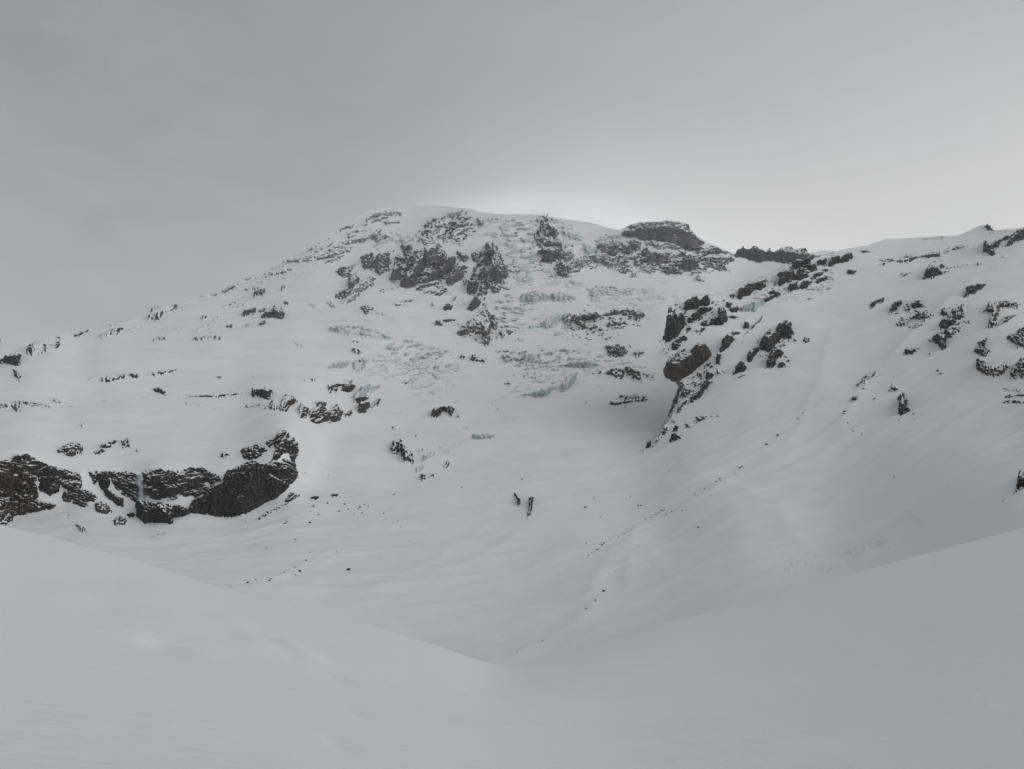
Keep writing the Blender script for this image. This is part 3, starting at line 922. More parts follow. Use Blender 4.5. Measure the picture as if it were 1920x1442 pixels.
build('ZA', """
N|0,290 60,270 95,240 160,232 200,255 235,285 240,330 225,420 222,500 330,525 310,548 250,550 150,600 85,608 75,655 -60,690 -60,290|@cliff rock_face: reddish brown buttress at the cliff's lower end
S*0.8|0,290 60,268 95,240 160,230 205,258 150,290 70,310 20,330 0,420 -60,420 -60,290|@cliff rock_face
D|225,285 300,300 420,315 480,330 492,400 470,440 420,430 385,410 360,380 350,440 300,465 240,440 228,380|@cliff rock_face
S|235,300 330,310 345,350 330,380 350,440 290,460 245,420|@cliff rock_face
K|385,440 470,420 540,440 580,480 560,510 500,505 545,540 500,540 385,495|@cliff rock_face
S|575,330 640,328 660,380 650,430 690,470 740,490 740,540 700,520 640,470 590,390|@cliff rock_face
D|530,320 580,318 590,380 570,400 545,350|@cliff rock_face
D|570,520 640,515 665,570 640,590 580,565|@cliff rock_face
D|600,322 720,322 830,330 835,360 740,370 660,360|@cliff rock_face
K|660,360 830,360 850,440 880,480 820,520 760,470 700,430|@cliff rock_face
D|850,330 910,312 1000,330 1100,345 1180,330 1250,370 1240,440 1150,470 1050,500 930,500 880,470 860,400|@cliff rock_face
S|930,400 1040,370 1060,410 1000,450 1050,480 960,490|@cliff rock_face
S|1110,330 1200,345 1240,390 1180,410 1130,390|@cliff rock_face
D|1110,305 1250,320 1300,350 1340,400 1280,420 1200,370|@cliff rock_face
C|820,500 870,510 960,520 1100,540 1180,560 1110,585 1030,605 1030,635 940,640 870,642 820,600|@cliff rock_wall: black columned wall at the cliff's foot beside the frozen fall
C|1180,490 1280,430 1340,390 1370,330 1440,310 1520,270 1600,290 1620,350 1700,400 1730,430 1660,490 1560,540 1480,580 1400,602 1300,590 1200,575 1120,560|@cliff rock_wall: tall black wall of upright columns
D|1100,470 1240,430 1340,400 1330,470 1260,500 1180,490|@cliff rock_face
D|1690,90 1740,110 1780,170 1775,260 1755,300 1740,230 1700,230 1660,260 1640,290 1590,300 1640,260 1655,200 1640,170|@cliff rock_face: snow-plastered rock prow at the cliff's upper end
K|1600,160 1650,130 1650,180 1610,200|@cliff rock_face
K|1440,210 1500,185 1590,180 1610,210 1550,250 1500,280 1460,240|@cliff rock_face
D|1620,300 1700,260 1770,290 1778,370 1720,430 1650,390 1610,340|@cliff rock_face
V|825,345 860,350 872,480 856,520 826,510 838,440 800,400|@cliff frozen_waterfall: pale frozen fall in the cliff's gully
V|842,500 856,500 853,590 838,592|@cliff frozen_waterfall
S|765,592 785,578 805,592 800,612 780,618|@cliff cave_mouth: small round black hole at the foot of the frozen fall
K|670,625 720,600 765,620 740,650 690,660
K|445,650 490,660 525,700 515,715 480,705
K|910,745 950,710 1020,695 990,725 920,755
K|1530,610 1600,580 1700,530 1745,470 1800,490 1750,520 1660,570 1560,620|#moraine_strip dark gravelly strip running up under the columned wall
K|1440,620 1490,610 1485,632
S|1848,512 1880,492 1915,498 1905,515 1860,520|#boulder low dark rock half buried at the end of the gravelly strip
K|380,575 430,585 420,600
""")

build('Z2', """
L|80,775 150,730 215,730 420,635 640,550 690,505 690,520 600,568 430,655 215,755 130,772|@strata rock_face
G|480,735 530,690 570,710 550,745 490,762|dark grey block standing alone on the long flank's snow
D|285,855 360,815 470,770 440,800 330,850
D|100,910 130,885 190,890 150,910 115,925
K|165,925 255,880 240,905 175,932
S|380,900 430,845 500,835 495,865 440,885|dark rock hump at the lower end of the flank's black rock group
S|520,850 560,828 570,850 540,862
S|540,890 600,850 640,800 680,820 705,870 685,905 610,890 560,900|largest black rock of the group low on the long flank
S|693,790 715,776 737,795 715,810
D|850,795 880,783 957,805 940,822 880,802
D|965,850 990,843 987,864
K|1005,785 1045,780 1110,830 1040,820
D|60,1000 130,960 180,945 170,967 90,1008
D|148,990 192,976 182,1000
D|213,977 270,963 258,992
S|285,960 325,950 315,988 290,985
S|515,945 560,928 572,945 540,964
K|415,945 495,928 440,970
M|700,500 780,470 960,430 1100,380 1150,395 960,470 830,500|@strata rock_band
M|780,505 950,465 1100,420 1180,405 1190,440 1050,480 900,502|@strata rock_band
M|850,537 960,500 1100,460 1180,453 1080,497 930,532|@strata rock_band
M|1050,390 1150,350 1260,330 1420,260 1400,292 1290,362 1150,387|@strata rock_band
M|830,437 900,395 1020,322 1062,308 1010,352 910,412|@strata rock_band
M|903,387 960,358 1032,368 960,384|@strata rock_band
M|1055,297 1110,258 1150,233 1242,228 1190,257 1110,284|@strata rock_band
R|1270,205 1380,152 1500,120 1540,130 1560,175 1500,168 1390,184 1300,217|@strata rock_face: grey rock step at the ridge's top end
R|1410,218 1450,205 1570,208 1500,237 1440,242|@strata rock_face
M|1148,333 1180,298 1232,320 1180,343|@strata rock_band
M|1230,274 1420,258 1330,284|@strata rock_band
M|1190,352 1260,328 1300,345 1230,367|@strata rock_band
R|660,572 700,530 742,518 720,552 690,577|@strata rock_face
R|680,517 700,480 767,453 750,482 700,507|@strata rock_face
R|603,552 625,523 647,530 630,550|@strata rock_face
D|740,627 790,590 920,563 960,530 967,545 900,582 800,607
M|480,642 510,622 690,598 600,627|@strata rock_band
M|508,660 550,643 582,655 550,677|@strata rock_band
K|690,622 732,608 702,642
K|670,715 700,660 717,680 690,722
G|1160,620 1220,575 1255,620 1230,690 1180,720 1165,650|tall grey tooth of rock on the snow beside the slabby crag
K|1060,740 1150,700 1180,720 1130,770 1080,770
R|1180,710 1250,660 1330,600 1370,620 1330,690 1250,740 1180,795 1130,795|streaky snow-plastered crag leaning beside the grey tooth
K|1115,550 1200,520 1240,500 1180,580 1160,575
I|1030,985 1120,966 1250,966 1330,998 1470,1068 1440,1074 1330,1024 1240,992 1150,992 1100,1030 1040,1012|arching pale blue crevasse lip on the glacier shoulder
I|1225,1040 1280,1020 1340,1050 1270,1062|small blue ice face under the arching crevasse lip
J|1050,1010 1180,1000 1330,1030 1420,1070 1300,1060 1100,1035
I|1225,862 1310,843 1470,870 1440,882 1300,864
I|1020,907 1200,906 1160,927 1060,914
I|1450,902 1550,898 1500,917
J|1290,925 1340,935 1310,945
N|1175,1090 1200,1075 1270,1085 1240,1097
N|1180,1140 1210,1120 1260,1150 1220,1185|small brown rock knob in the snow under the arching crevasse lip
J|1110,1105 1200,1100 1390,1105 1300,1122 1180,1118
V|1005,1262 1040,1235 1100,1218 1170,1220 1165,1245 1080,1262 1020,1270|blue ice wall with upright flutes on the glacier shoulder
J|1180,1215 1310,1212 1260,1300 1220,1300
I|1540,1210 1600,1208 1700,1240 1660,1255 1580,1235|slanting blue-grey ice step below the rock spire's glacier
I|1690,1230 1760,1233 1720,1254
""")

build('Z3', """
G|145,770 175,720 205,640 240,690 255,750 190,785 150,795|@tower rock_face
S|245,850 265,770 330,700 380,580 410,555 440,580 470,640 450,700 400,780 380,850 300,865|@tower rock_face: dark smooth slab with a purple cast
D|440,580 490,510 560,520 640,545 680,590 640,610 560,640 520,690 460,700 470,640|@tower rock_face
S|430,810 500,750 590,700 650,600 720,580 740,640 700,700 600,780 500,805|@tower rock_face
G|660,800 700,740 750,660 800,640 845,670 790,700 820,760 750,800 700,840 655,830|@tower rock_face
S|385,870 430,835 560,810 560,835 450,865 390,885|@tower rock_face
D|180,600 260,530 310,485 305,520 230,582 195,617
G|1020,490 1065,460 1095,500 1140,560 1150,620 1190,680 1215,740 1200,790 1150,770 1160,830 1110,830 1090,780 1000,790 960,740 1040,700 1050,620 1080,570 1000,560 1010,520|@spire rock_face
S|1045,690 1060,600 1085,520 1060,475 1095,505 1135,565 1150,625 1180,690 1200,760 1150,765 1110,790 1080,760|@spire rock_face
S|1000,770 1060,730 1085,780 1010,800|@spire rock_face
L|890,712 960,610 1010,550 1080,560 1040,600 960,660 900,722|@spire rock_face
S|850,880 860,810 900,775 940,820 930,870 870,905|@spire rock_tooth
D|930,890 1000,790 1015,890 960,890|@spire rock_face
S|855,1040 870,990 920,935 955,980 955,1025 890,1050|@spire rock_tooth
D|905,1110 960,1050 1040,1045 1070,1090 1020,1085 950,1095|@spire rock_face
N|760,1290 830,1240 890,1170 940,1110 1010,1090 1040,1150 1055,1230 1040,1310 1065,1335 1020,1400 970,1390 1000,1330 940,1310 830,1320|@spire rock_face: brown snow-streaked foot of the spire
S|960,1150 1010,1110 1035,1200 1045,1300 1000,1300 960,1230|@spire rock_face
S|550,1200 590,1150 600,1190 625,1215 590,1230 560,1225
S|620,1160 700,1146 757,1150 730,1177 640,1187|short dark bar of rock on the snow beside the spire's brown foot
D|690,1222 760,1193 782,1205 720,1232
S|758,1237 802,1213 792,1247
S|630,1020 660,990 720,1010 700,1040 640,1045|dark rock lump below the slabby crag, beside the spire
D|700,990 720,930 770,908 735,950 715,1000
D|720,1007 800,990 862,976 800,1009
D|788,962 832,918 822,952
D|250,990 290,953 377,960 350,987 300,1002|upper dark rock of a pair lying below the slabby crag
D|160,1022 200,1003 347,1013 320,1042 220,1042|lower dark rock of a pair lying below the slabby crag
D|408,1054 500,1008 497,1032
D|513,1032 530,973 552,1022
D|790,850 830,768 852,780 820,852
K|563,892 580,848 622,870
K|0,917 100,880 240,853 200,887 60,917
D|248,917 332,878 312,907
D|398,937 470,888 542,878 480,917
D|640,920 660,890 690,900 655,925
R|475,330 500,290 580,263 562,300 490,337|@crown rock_face
R|403,387 420,343 482,343 440,382|@crown rock_face
R|475,387 510,330 620,323 652,345 560,372|@crown rock_face
M|640,332 770,298 860,248 907,270 830,312 700,342|@crown rock_rib
M|640,412 760,330 900,310 912,340 800,392 720,432|@crown rock_rib
R|643,230 700,188 800,168 832,185 720,237|@crown rock_face
R|393,452 430,393 512,440 450,462|@crown rock_face
M|518,452 600,428 672,440 560,467|@crown rock_rib
R|698,455 850,463 800,492 740,482|@crown rock_face
R|548,502 580,463 652,510|@crown rock_face
R|118,542 200,523 202,555 140,562|@crown rock_face
K|848,492 922,468 872,507
M|660,300 760,262 830,250 780,280|@crown rock_rib
D|0,632 50,623 42,672 0,662
D|35,702 80,648 112,690 60,717
K|120,640 170,600 160,680
I|0,490 60,450 180,400 190,440 100,470 20,507
I|190,442 330,388 402,410 290,467
R|1455,252 1530,208 1572,235 1550,272 1500,282|@pillar rock_face
R|1528,282 1582,268 1577,357 1518,352|@pillar rock_face
R|1598,328 1642,328 1672,400 1640,417|@pillar rock_face
R|1440,422 1500,388 1580,398 1682,440 1682,477 1540,472|@pillar rock_face
S|1480,540 1560,510 1640,500 1685,560 1680,600 1600,640 1530,655 1490,620 1560,580|@pillar rock_face: dark overhanging block on the rib
D|1640,720 1690,610 1720,660 1757,700 1752,782 1700,767|@pillar rock_face
J|1250,440 1400,383 1422,410 1340,462 1260,482
J|1000,380 1100,368 1250,418 1100,424
J|1150,480 1310,500 1290,525 1180,520
J|1120,540 1300,560 1420,600 1250,600
J|1398,602 1442,588 1442,642 1410,642
I|1700,392 1800,378 1892,430 1860,452 1780,422
J|1280,247 1350,233 1442,223 1420,262
J|970,260 1100,235 1240,270 1120,290
K|1190,690 1330,698 1320,732 1240,727
J|1280,792 1400,748 1452,790 1400,842 1320,832
J|1730,822 1800,793 1912,840 1850,847 1880,872 1800,857
K|1150,862 1335,878 1200,902
J|1200,640 1300,620 1290,660 1220,670
I|1298,987 1340,945 1450,893 1560,930 1632,950 1560,982 1400,992|broad blue serac step on the upper icefall with a frosted top
I|1600,940 1720,918 1832,945 1780,987 1620,987|grey serac step continuing the broad blue one
J|1363,1062 1420,1038 1552,1033 1450,1067
J|1363,1100 1400,1140 1572,1088 1480,1152 1380,1142
I|1415,1212 1520,1170 1650,1088 1730,1083 1742,1140 1650,1192 1500,1232|large blue ice slope beside the dark curving rock band
I|1400,1243 1560,1268 1602,1287 1480,1269
I|1613,1292 1640,1258 1742,1248 1690,1284
N|1720,1190 1760,1130 1830,1100 1790,1170 1760,1230|@bowl rock_face
D|1100,1127 1200,1118 1302,1155 1250,1162 1150,1142
N|1110,1222 1170,1203 1282,1203 1180,1237
D|1113,1292 1150,1263 1202,1310 1160,1337
D|1270,1262 1382,1248 1300,1274
K|1270,1340 1350,1318 1392,1355 1330,1352
K|1190,1240 1290,1250 1220,1320
K|1110,982 1222,963 1200,987 1130,992
S|1173,1022 1207,1018 1197,1032
""")

build('Z4', """
R|600,243 640,195 760,173 980,166 1062,185 900,212 800,237 700,247|@table rock_cap: frosted flat cap
G|565,287 620,260 800,240 900,215 1060,190 1160,215 1170,270 1202,290 1242,330 1282,370 1230,402 1150,402 1000,362 880,337 760,342 700,312 600,312|@table rock_face: grey upper wall
R|700,300 900,240 1100,220 1150,300 1200,360 1100,380 900,330|@table rock_face
M|730,352 900,343 1122,395 1100,412 900,407 780,372|@table rock_ledge
G|735,430 780,398 812,430 790,472 740,472|@table rock_face
G|795,542 810,440 850,428 930,455 972,490 920,532 850,542|@table rock_face
D|975,542 985,478 1050,488 1082,520 1000,542|@table rock_face
S|1095,562 1110,490 1160,473 1200,500 1252,580 1160,607 1120,592|dark blunt crag at the foot of the table-topped crag's snow shoulder
D|1160,472 1250,463 1362,480 1310,522 1220,502
D|1370,492 1480,488 1572,520 1480,542 1400,512
K|1280,430 1400,410 1540,470 1440,470
R|335,402 420,358 540,353 592,410 500,462 400,452|@shoulder rock_face
R|270,492 400,458 470,520 592,508 550,602 440,572 330,562|@shoulder rock_face
R|220,470 280,540 180,602 80,642 100,560|@shoulder rock_face
D|80,640 180,590 185,640 110,650|@shoulder rock_face
J|0,340 60,380 80,460 40,500 0,480|@shoulder ice_band
R|670,562 680,498 732,488 722,582|@table rock_face
R|720,622 740,558 800,553 862,580 800,632|@table rock_face
R|600,342 700,343 742,400 690,442 640,402|@table rock_face
D|928,602 960,543 992,577
D|1008,602 1030,568 1042,607
D|1163,637 1190,608 1220,613 1267,598 1272,637
N|1185,712 1245,648 1292,707 1250,707|brown pointed rock alone on the snow below the table-topped crag
D|988,682 1010,643 1032,660
D|1488,602 1510,578 1532,622
K|1220,590 1370,620 1350,640
K|640,638 690,628 680,672 630,672
I|0,250 80,260 190,320 212,350 120,347 40,302
I|300,362 420,288 520,288 562,330 440,347 340,377|pale blue ice brow hanging beside the table-topped crag
J|200,390 340,388 342,460 230,482
J|255,862 300,768 480,753 742,788 600,832 420,842 300,882
J|613,827 780,793 962,786 800,824
J|798,722 1002,712 880,737
J|298,952 450,933 432,954
J|460,932 700,906 640,934
J|640,937 842,921 740,959 660,959
J|983,882 1082,856 1040,889
J|798,889 880,881 840,894
J|858,945 922,943 890,982
N|110,1082 150,1030 330,1008 332,1047 200,1052 260,1120 350,1088 300,1132 200,1137|@bowl rock_face
N|350,1032 450,990 620,968 720,983 762,1040 700,1077 640,1030 520,1012 400,1052|@bowl rock_face
D|410,1102 480,1058 592,1070 560,1112 450,1127|@bowl rock_face
D|298,1132 422,1108 370,1152|@bowl rock_face
D|178,1162 292,1143 260,1169
J|0,1020 100,998 120,1080 40,1142
D|358,1212 482,1198 430,1242
D|468,1164 602,1148 540,1174
K|228,1242 312,1208 302,1242
K|398,1300 530,1288 602,1350 560,1422 430,1382|speckled field of small dark rocks on the glacier near the boulder's nose
K|588,1300 652,1293 632,1342
N|643,1367 700,1343 752,1355 700,1397|brown half-sunken rock on the glacier beside the speckled rock field
K|138,1277 312,1271 250,1294
K|250,1180 420,1160 380,1190
""")

build('Z2', """
M|560,612 700,560 860,518 760,572 620,622|@strata rock_band
M|900,422 1000,378 1082,348 1040,392 940,432|@strata rock_band
M|1250,242 1400,178 1482,188 1380,217 1280,252|@strata rock_band
M|1150,302 1250,268 1332,283 1230,304|@strata rock_band
M|1300,332 1430,298 1482,328 1380,372|@strata rock_band
M|538,602 640,566 622,602|@strata rock_band
M|1000,430 1120,400 1200,385 1160,410 1040,445|@strata rock_band
K|1250,480 1344,440 1344,560 1280,560
K|1060,560 1140,540 1200,600 1120,620
K|420,703 560,686 542,717 440,722
K|238,842 320,798 402,758 340,817 270,852
K|1240,830 1300,800 1340,850 1290,870
""")
build('Z3', """
K|20,560 140,560 160,700 60,740 0,700
K|250,480 340,468 362,560 290,602 260,540
K|480,900 640,858 702,900 560,932
R|930,250 1000,258 992,332 940,312|@crown rock_face
K|880,560 1000,538 962,640 900,622
M|420,302 560,238 642,228 520,292|@crown rock_rib
K|760,540 860,578 832,642 770,612
K|1050,850 1162,848 1142,922 1060,902
R|1640,560 1722,518 1742,640 1690,642|@pillar rock_face
K|880,1180 930,1120 900,1200
K|1060,1180 1120,1160 1110,1260 1070,1240
""")
build('Z4', """
R|560,480 660,438 742,470 660,502 580,512|@table rock_face
R|860,440 1000,418 1102,438 1060,482 900,472|@table rock_face
K|880,560 1060,538 1092,622 960,642
K|1300,520 1460,538 1522,602 1400,602
R|0,420 60,398 122,460 100,542 40,562|@shoulder rock_face
R|820,360 960,350 1000,390 900,400|@table rock_face
K|480,600 620,590 700,640 560,640
""")

build('Z3', """
H|130,800 200,600 330,520 480,490 680,540 860,660 820,800 700,860 400,900 240,870|@tower rock_dusting
H|880,720 1000,540 1060,440 1160,540 1240,740 1180,860 1080,900 1030,1030 960,1060 860,920|@spire rock_dusting
H|720,1300 860,1130 1000,1040 1090,1100 1090,1330 1020,1420 900,1360|@spire rock_dusting
H|1440,240 1580,190 1690,380 1730,560 1770,760 1640,760 1480,640 1440,420|@pillar rock_dusting
H|380,470 480,270 800,160 930,260 930,420 760,500 520,500|@crown rock_dusting
""")
build('Z4', """
H|220,480 340,380 560,340 680,360 760,560 620,640 420,600 100,660|@shoulder rock_dusting
H|560,300 700,430 900,420 1280,380 1560,500 1500,600 1260,640 1000,640 720,640 640,480|@table rock_dusting
Q|0,1000 180,980 720,950 800,1080 620,1180 300,1260 0,1240|@bowl rock_dusting
""")
build('Z5', """
Q|240,530 310,230 430,150 650,140 790,240 660,400 480,500 340,590|@nose rock_dusting
Q|240,1180 300,1000 430,830 680,640 740,700 560,930 400,1110 320,1160|@fin rock_dusting
Q|920,680 1040,440 1240,320 1310,480 1260,700 1100,740|@tusk rock_dusting
""")
build('Z6', """
Q|0,580 150,420 270,310 500,310 520,460 400,540 180,610|@crestrocks rock_dusting
Q|940,740 1040,620 1200,620 1290,740 1180,870 1020,830|#rock_scatter thin scatter of dark stones round the rib's rock clump
Q|1290,830 1340,690 1480,650 1560,800 1400,920 1360,990 1230,930|#rock_scatter thin scatter of dark stones round the pointed hanging rock
""")

build('PM', """
S*1.1|1377,483 1380,472 1386,473 1391,469 1398,475 1403,473 1409,466 1416,470 1424,473 1430,470 1436,473 1442,470 1449,476 1457,474 1464,470 1470,471 1476,467 1484,470 1493,472 1500,470 1508,474 1524,478 1536,482 1500,497 1467,493 1446,488 1425,492 1404,487|#saw_ridge far jagged dark ridge on the skyline between the mountain and the hillside
""")

build('Z5', """
S*1.3|285,460 295,370 310,290 325,240 345,290 420,300 440,380 400,440 350,500 300,525 245,520|@nose rock_face: tall dark pillar face
S|430,230 440,185 490,160 540,150 565,200 540,240 480,250|@nose rock_block
S|560,212 590,148 630,148 642,217 590,227|@nose rock_block
S|500,300 540,240 600,225 652,240 620,270 540,320 480,370 470,320|@nose rock_block
D|355,222 365,198 417,215|@nose rock_block
V|428,295 447,295 452,382 438,387|@nose icicle
S|640,377 650,335 700,320 720,250 745,238 772,280 772,352 730,377|hooked black rock standing in the snow beside the pillar
S|558,382 590,348 627,387 590,392
S|558,457 575,403 607,405
D|335,572 350,510 420,470 482,480 400,530 380,582
K|440,432 480,383 502,420 460,447
B*1.5|268,760 300,690 380,600 480,590 540,530 575,515 620,560 662,620 560,700 460,780 400,830 360,832 300,800|#boulder huge blocky dark brown boulder tilted on the hillside nose
D|360,612 400,580 450,560 430,630 380,642
S|723,592 735,500 780,468 812,470 842,500 790,547 760,577|dark leaning slab upslope of the huge boulder
D|808,467 825,423 882,435 840,472
D|778,152 820,128 852,150 820,172
S|848,172 880,110 960,60 1082,15 1060,40 1102,70 980,130 890,172|long dark whale-backed rock below the hillside crest
S|768,242 780,198 822,205 800,242
S|798,252 840,230 882,245 850,272 810,270
S|788,317 820,296 862,312 820,330
S|728,188 767,173 752,193
V|870,242 980,205 1060,188 1072,215 1000,262 900,272|#ice_curtain pale blue curtain of icicles beside black rocks near the hillside crest
J|800,332 940,306 920,342
S|1063,207 1075,178 1150,138 1172,155 1100,202
S|1108,132 1150,103 1212,140 1170,167
S|908,412 920,348 952,370 947,402
L|903,474 960,400 1072,271 1044,332 962,424
D|888,532 925,493 912,534
S|1040,542 1050,480 1110,433 1170,420 1212,470 1190,520 1130,562 1100,592 1050,582|@tusk rock_block
S|1168,412 1180,370 1250,333 1282,370 1297,440 1262,442 1287,480 1240,482 1210,462|@tusk rock_block
S|928,662 960,598 1010,568 1042,560 1000,622 960,667|@tusk rock_block
S|1083,722 1110,640 1130,588 1200,568 1227,600 1200,632 1160,642 1167,690 1120,727|black crooked rock in the snow just under the stepped tusk
S|1178,712 1215,673 1252,700 1242,727 1200,732
S|1248,672 1270,653 1292,670 1265,684
D|1013,722 1045,678 1054,702
D|1298,490 1320,480 1347,500 1320,517
K|1378,522 1400,463 1452,480 1410,522
S|836,767 850,710 890,670 942,720 900,747|dark domed rock alone on the snow below the stepped tusk
S|688,692 700,608 722,608 722,692
S|608,792 620,738 682,760 640,797
D|688,772 700,728 742,760
D|578,712 620,680 672,663 640,702
D|518,782 560,743 577,770
K|838,822 900,778 962,790 930,802
K|738,747 822,737 800,757
S|308,1112 330,1040 360,940 390,860 427,838 400,900 385,980 350,1062|@fin rock_face
D|378,1092 400,1010 450,968 472,1000 420,1062|@fin rock_face
K|398,932 430,868 522,890 450,952|@fin rock_face
S|473,1007 490,960 550,898 562,950 510,992|@fin rock_face
S|558,962 570,860 590,808 652,820 620,872 590,912|@fin rock_face
S|638,832 670,803 667,832
S|513,872 525,823 542,850
S|128,1364 145,1300 165,1288 187,1325 160,1352|lowest dark rock at the foot of the hillside nose
D|188,1342 225,1270 260,1210 290,1170 317,1210 270,1262 220,1322|broken dark rock rib climbing from the foot of the hillside nose
S|348,1212 370,1168 407,1180 370,1217
S|323,1302 340,1240 370,1233 422,1270 360,1302|dark rock with a pointed tail beside the lowest broken rib
K|328,1152 392,1126 360,1160
K|498,1132 570,1098 632,1093 600,1122 550,1147
K|440,1148 500,1160 495,1185 450,1180
""")

build('Z6', """
S|255,387 260,343 300,328 370,318 382,335 330,367 402,350 432,400 380,402 340,387|@crestrocks rock_block
S|428,362 440,328 497,323 492,362|@crestrocks rock_block
S|513,372 535,313 570,303 600,330 640,293 682,288 682,327 620,352 560,357 540,382|pair of black blocks joined on the hillside crest beside the crest cluster
S|298,402 330,388 342,430 310,447 275,442|@crestrocks rock_block
S|143,442 190,403 240,425 280,460 320,430 372,450 330,477 250,492 200,502 150,532 170,470|@crestrocks rock_block
S|383,452 430,423 472,418 467,442 400,462|@crestrocks rock_block
S|408,502 450,463 500,453 507,475 430,507|@crestrocks rock_block
S|223,577 230,508 280,503 297,540 250,562|@crestrocks rock_block
S|308,537 330,488 392,500 350,547|@crestrocks rock_block
D|63,549 145,503 142,527 70,549
D|168,592 220,568 272,575 180,599
S|468,402 512,388 502,422
S|643,432 660,413 712,420 690,447 655,444|single dark oval rock on the snow below the hillside crest
L|688,277 800,263 832,272 760,286
L|838,352 900,320 1020,318 1090,288 1160,303 1270,278 1312,278 1322,310 1180,314 1080,342 1040,349 940,332|long jagged black rock band high on the hillside
D|868,387 900,348 932,343 902,382
D|1328,292 1380,253 1500,233 1557,233 1540,252 1420,272
S|1193,467 1210,400 1240,373 1265,378 1312,400 1332,440 1260,462|dark hunched boulder-like crag in the middle of the upper hillside
D|1238,372 1270,328 1347,316 1352,342 1290,334
S|1313,392 1325,358 1347,370 1342,397
S|1338,422 1380,413 1392,430 1350,438
K|1348,387 1450,368 1562,353 1500,387 1400,397
D|1563,382 1590,343 1617,350 1607,382
D|1638,347 1812,288 1790,312 1680,336
D|1148,442 1172,428 1162,467
K|1020,440 1040,420 1130,410 1060,450
S|1628,267 1630,208 1660,203 1690,220 1750,188 1862,148 1820,177 1740,217 1680,267 1717,285 1690,297 1650,282|black rocks trailing down from the crest crag's snow ridge
S|1788,242 1830,178 1870,138 1920,118 1990,90 1990,160 1860,202|#crag black crag wall on the crest at the hillside's upper end
S|1636,104 1660,84 1690,112 1704,132 1665,134|small black rock tooth on the snow hump of the skyline
K|1213,180 1330,181 1342,202
D|1618,157 1810,121 1842,135 1700,154
S|1488,607 1505,540 1550,523 1642,508 1600,547 1540,582|black block with a sharp tail on the crest of a snow rib
S|808,697 830,650 890,613 912,610 907,640 850,662|small black rock with a trailing point on the open hillside
S|953,727 960,680 990,640 1035,628 1047,650 1000,667 1002,702
D|1048,647 1120,623 1157,613 1152,632
S|1103,697 1115,653 1160,638 1202,680 1150,687
D|1108,752 1130,733 1210,718 1272,760 1220,802 1190,782|dark rock clump on the snowy rib, above a fringe of pebbly rocks
K|1060,820 1150,828 1222,800 1160,862
K|998,792 1040,748 1112,780 1050,822
S|1318,742 1340,703 1382,735 1350,747
S|1308,812 1340,768 1400,753 1422,800 1360,822
D|1408,702 1440,688 1502,745 1460,762 1430,792 1410,750
D|1448,702 1480,658 1502,712
D|1318,852 1420,808 1492,830 1440,872 1380,902 1340,872
D|1498,787 1530,768 1547,802
S|1248,922 1310,858 1352,890 1362,970 1330,977 1300,942|dark pointed rock hanging at the bottom of the rib's rock clumps
K|1208,900 1300,925 1250,945
S|1048,1022 1070,1000 1110,986 1162,983 1120,1027 1060,1034|low dark rock lying on the hillside at the snow rib's end
D|1203,1034 1250,998 1264,1017
S|1283,1134 1305,1116 1314,1137
S|1288,1157 1337,1146 1330,1160
N|1633,702 1660,648 1720,623 1830,618 1912,630 1860,667 1780,672 1740,702 1720,772 1700,822 1663,842 1690,740 1690,690|@thicket rock_face
K|1718,832 1760,768 1850,728 1912,703 1880,742 1810,782|@thicket rock_face
K|1563,1002 1600,928 1652,898 1640,960 1692,1000 1640,1032 1590,1032|@thicket rock_face
N|1573,1102 1590,1053 1640,1068 1660,1110 1740,1118 1790,1088 1822,1120 1780,1167 1710,1177 1620,1162|@thicket rock_face
N|1808,1192 1850,1108 1920,1058 1990,1050 1990,1180 1850,1182|@thicket rock_face
K|1800,900 1920,820 1990,830 1990,960 1880,970|@thicket rock_face
L|1778,1312 1830,1298 1920,1303 1990,1300 1990,1322 1800,1329|@thicket rock_ledge
L|1758,1364 1810,1343 1920,1352 1990,1350 1990,1368 1780,1374|@thicket rock_ledge
K|1760,1250 1910,1262 1900,1285 1790,1275|@thicket rock_face
L|683,1284 720,1228 780,1158 827,1121 772,1202 712,1274
D|758,1224 840,1138 862,1128 832,1192 780,1234
D|748,1287 770,1248 802,1270
K|858,1192 912,1148 902,1177
D|948,1282 970,1228 1000,1248 1037,1270 1000,1292|dark rock above the upright fang on the lower hillside
S*1.3|1018,1440 1020,1328 1045,1303 1072,1350 1082,1400 1102,1420 1060,1447|#rock_fang dark upright fang of rock on the lower hillside snow
K|573,1399 600,1358 652,1336 602,1384
S|668,1387 690,1343 722,1350 702,1377
K|828,1382 850,1338 882,1345
""")

build('ZD', """
B*1.5|1860,535 1885,480 1890,430 1910,410 2010,390 2010,470 1910,505|#boulder brown-black angular rock jutting from the near hillside at the snow's edge
""")

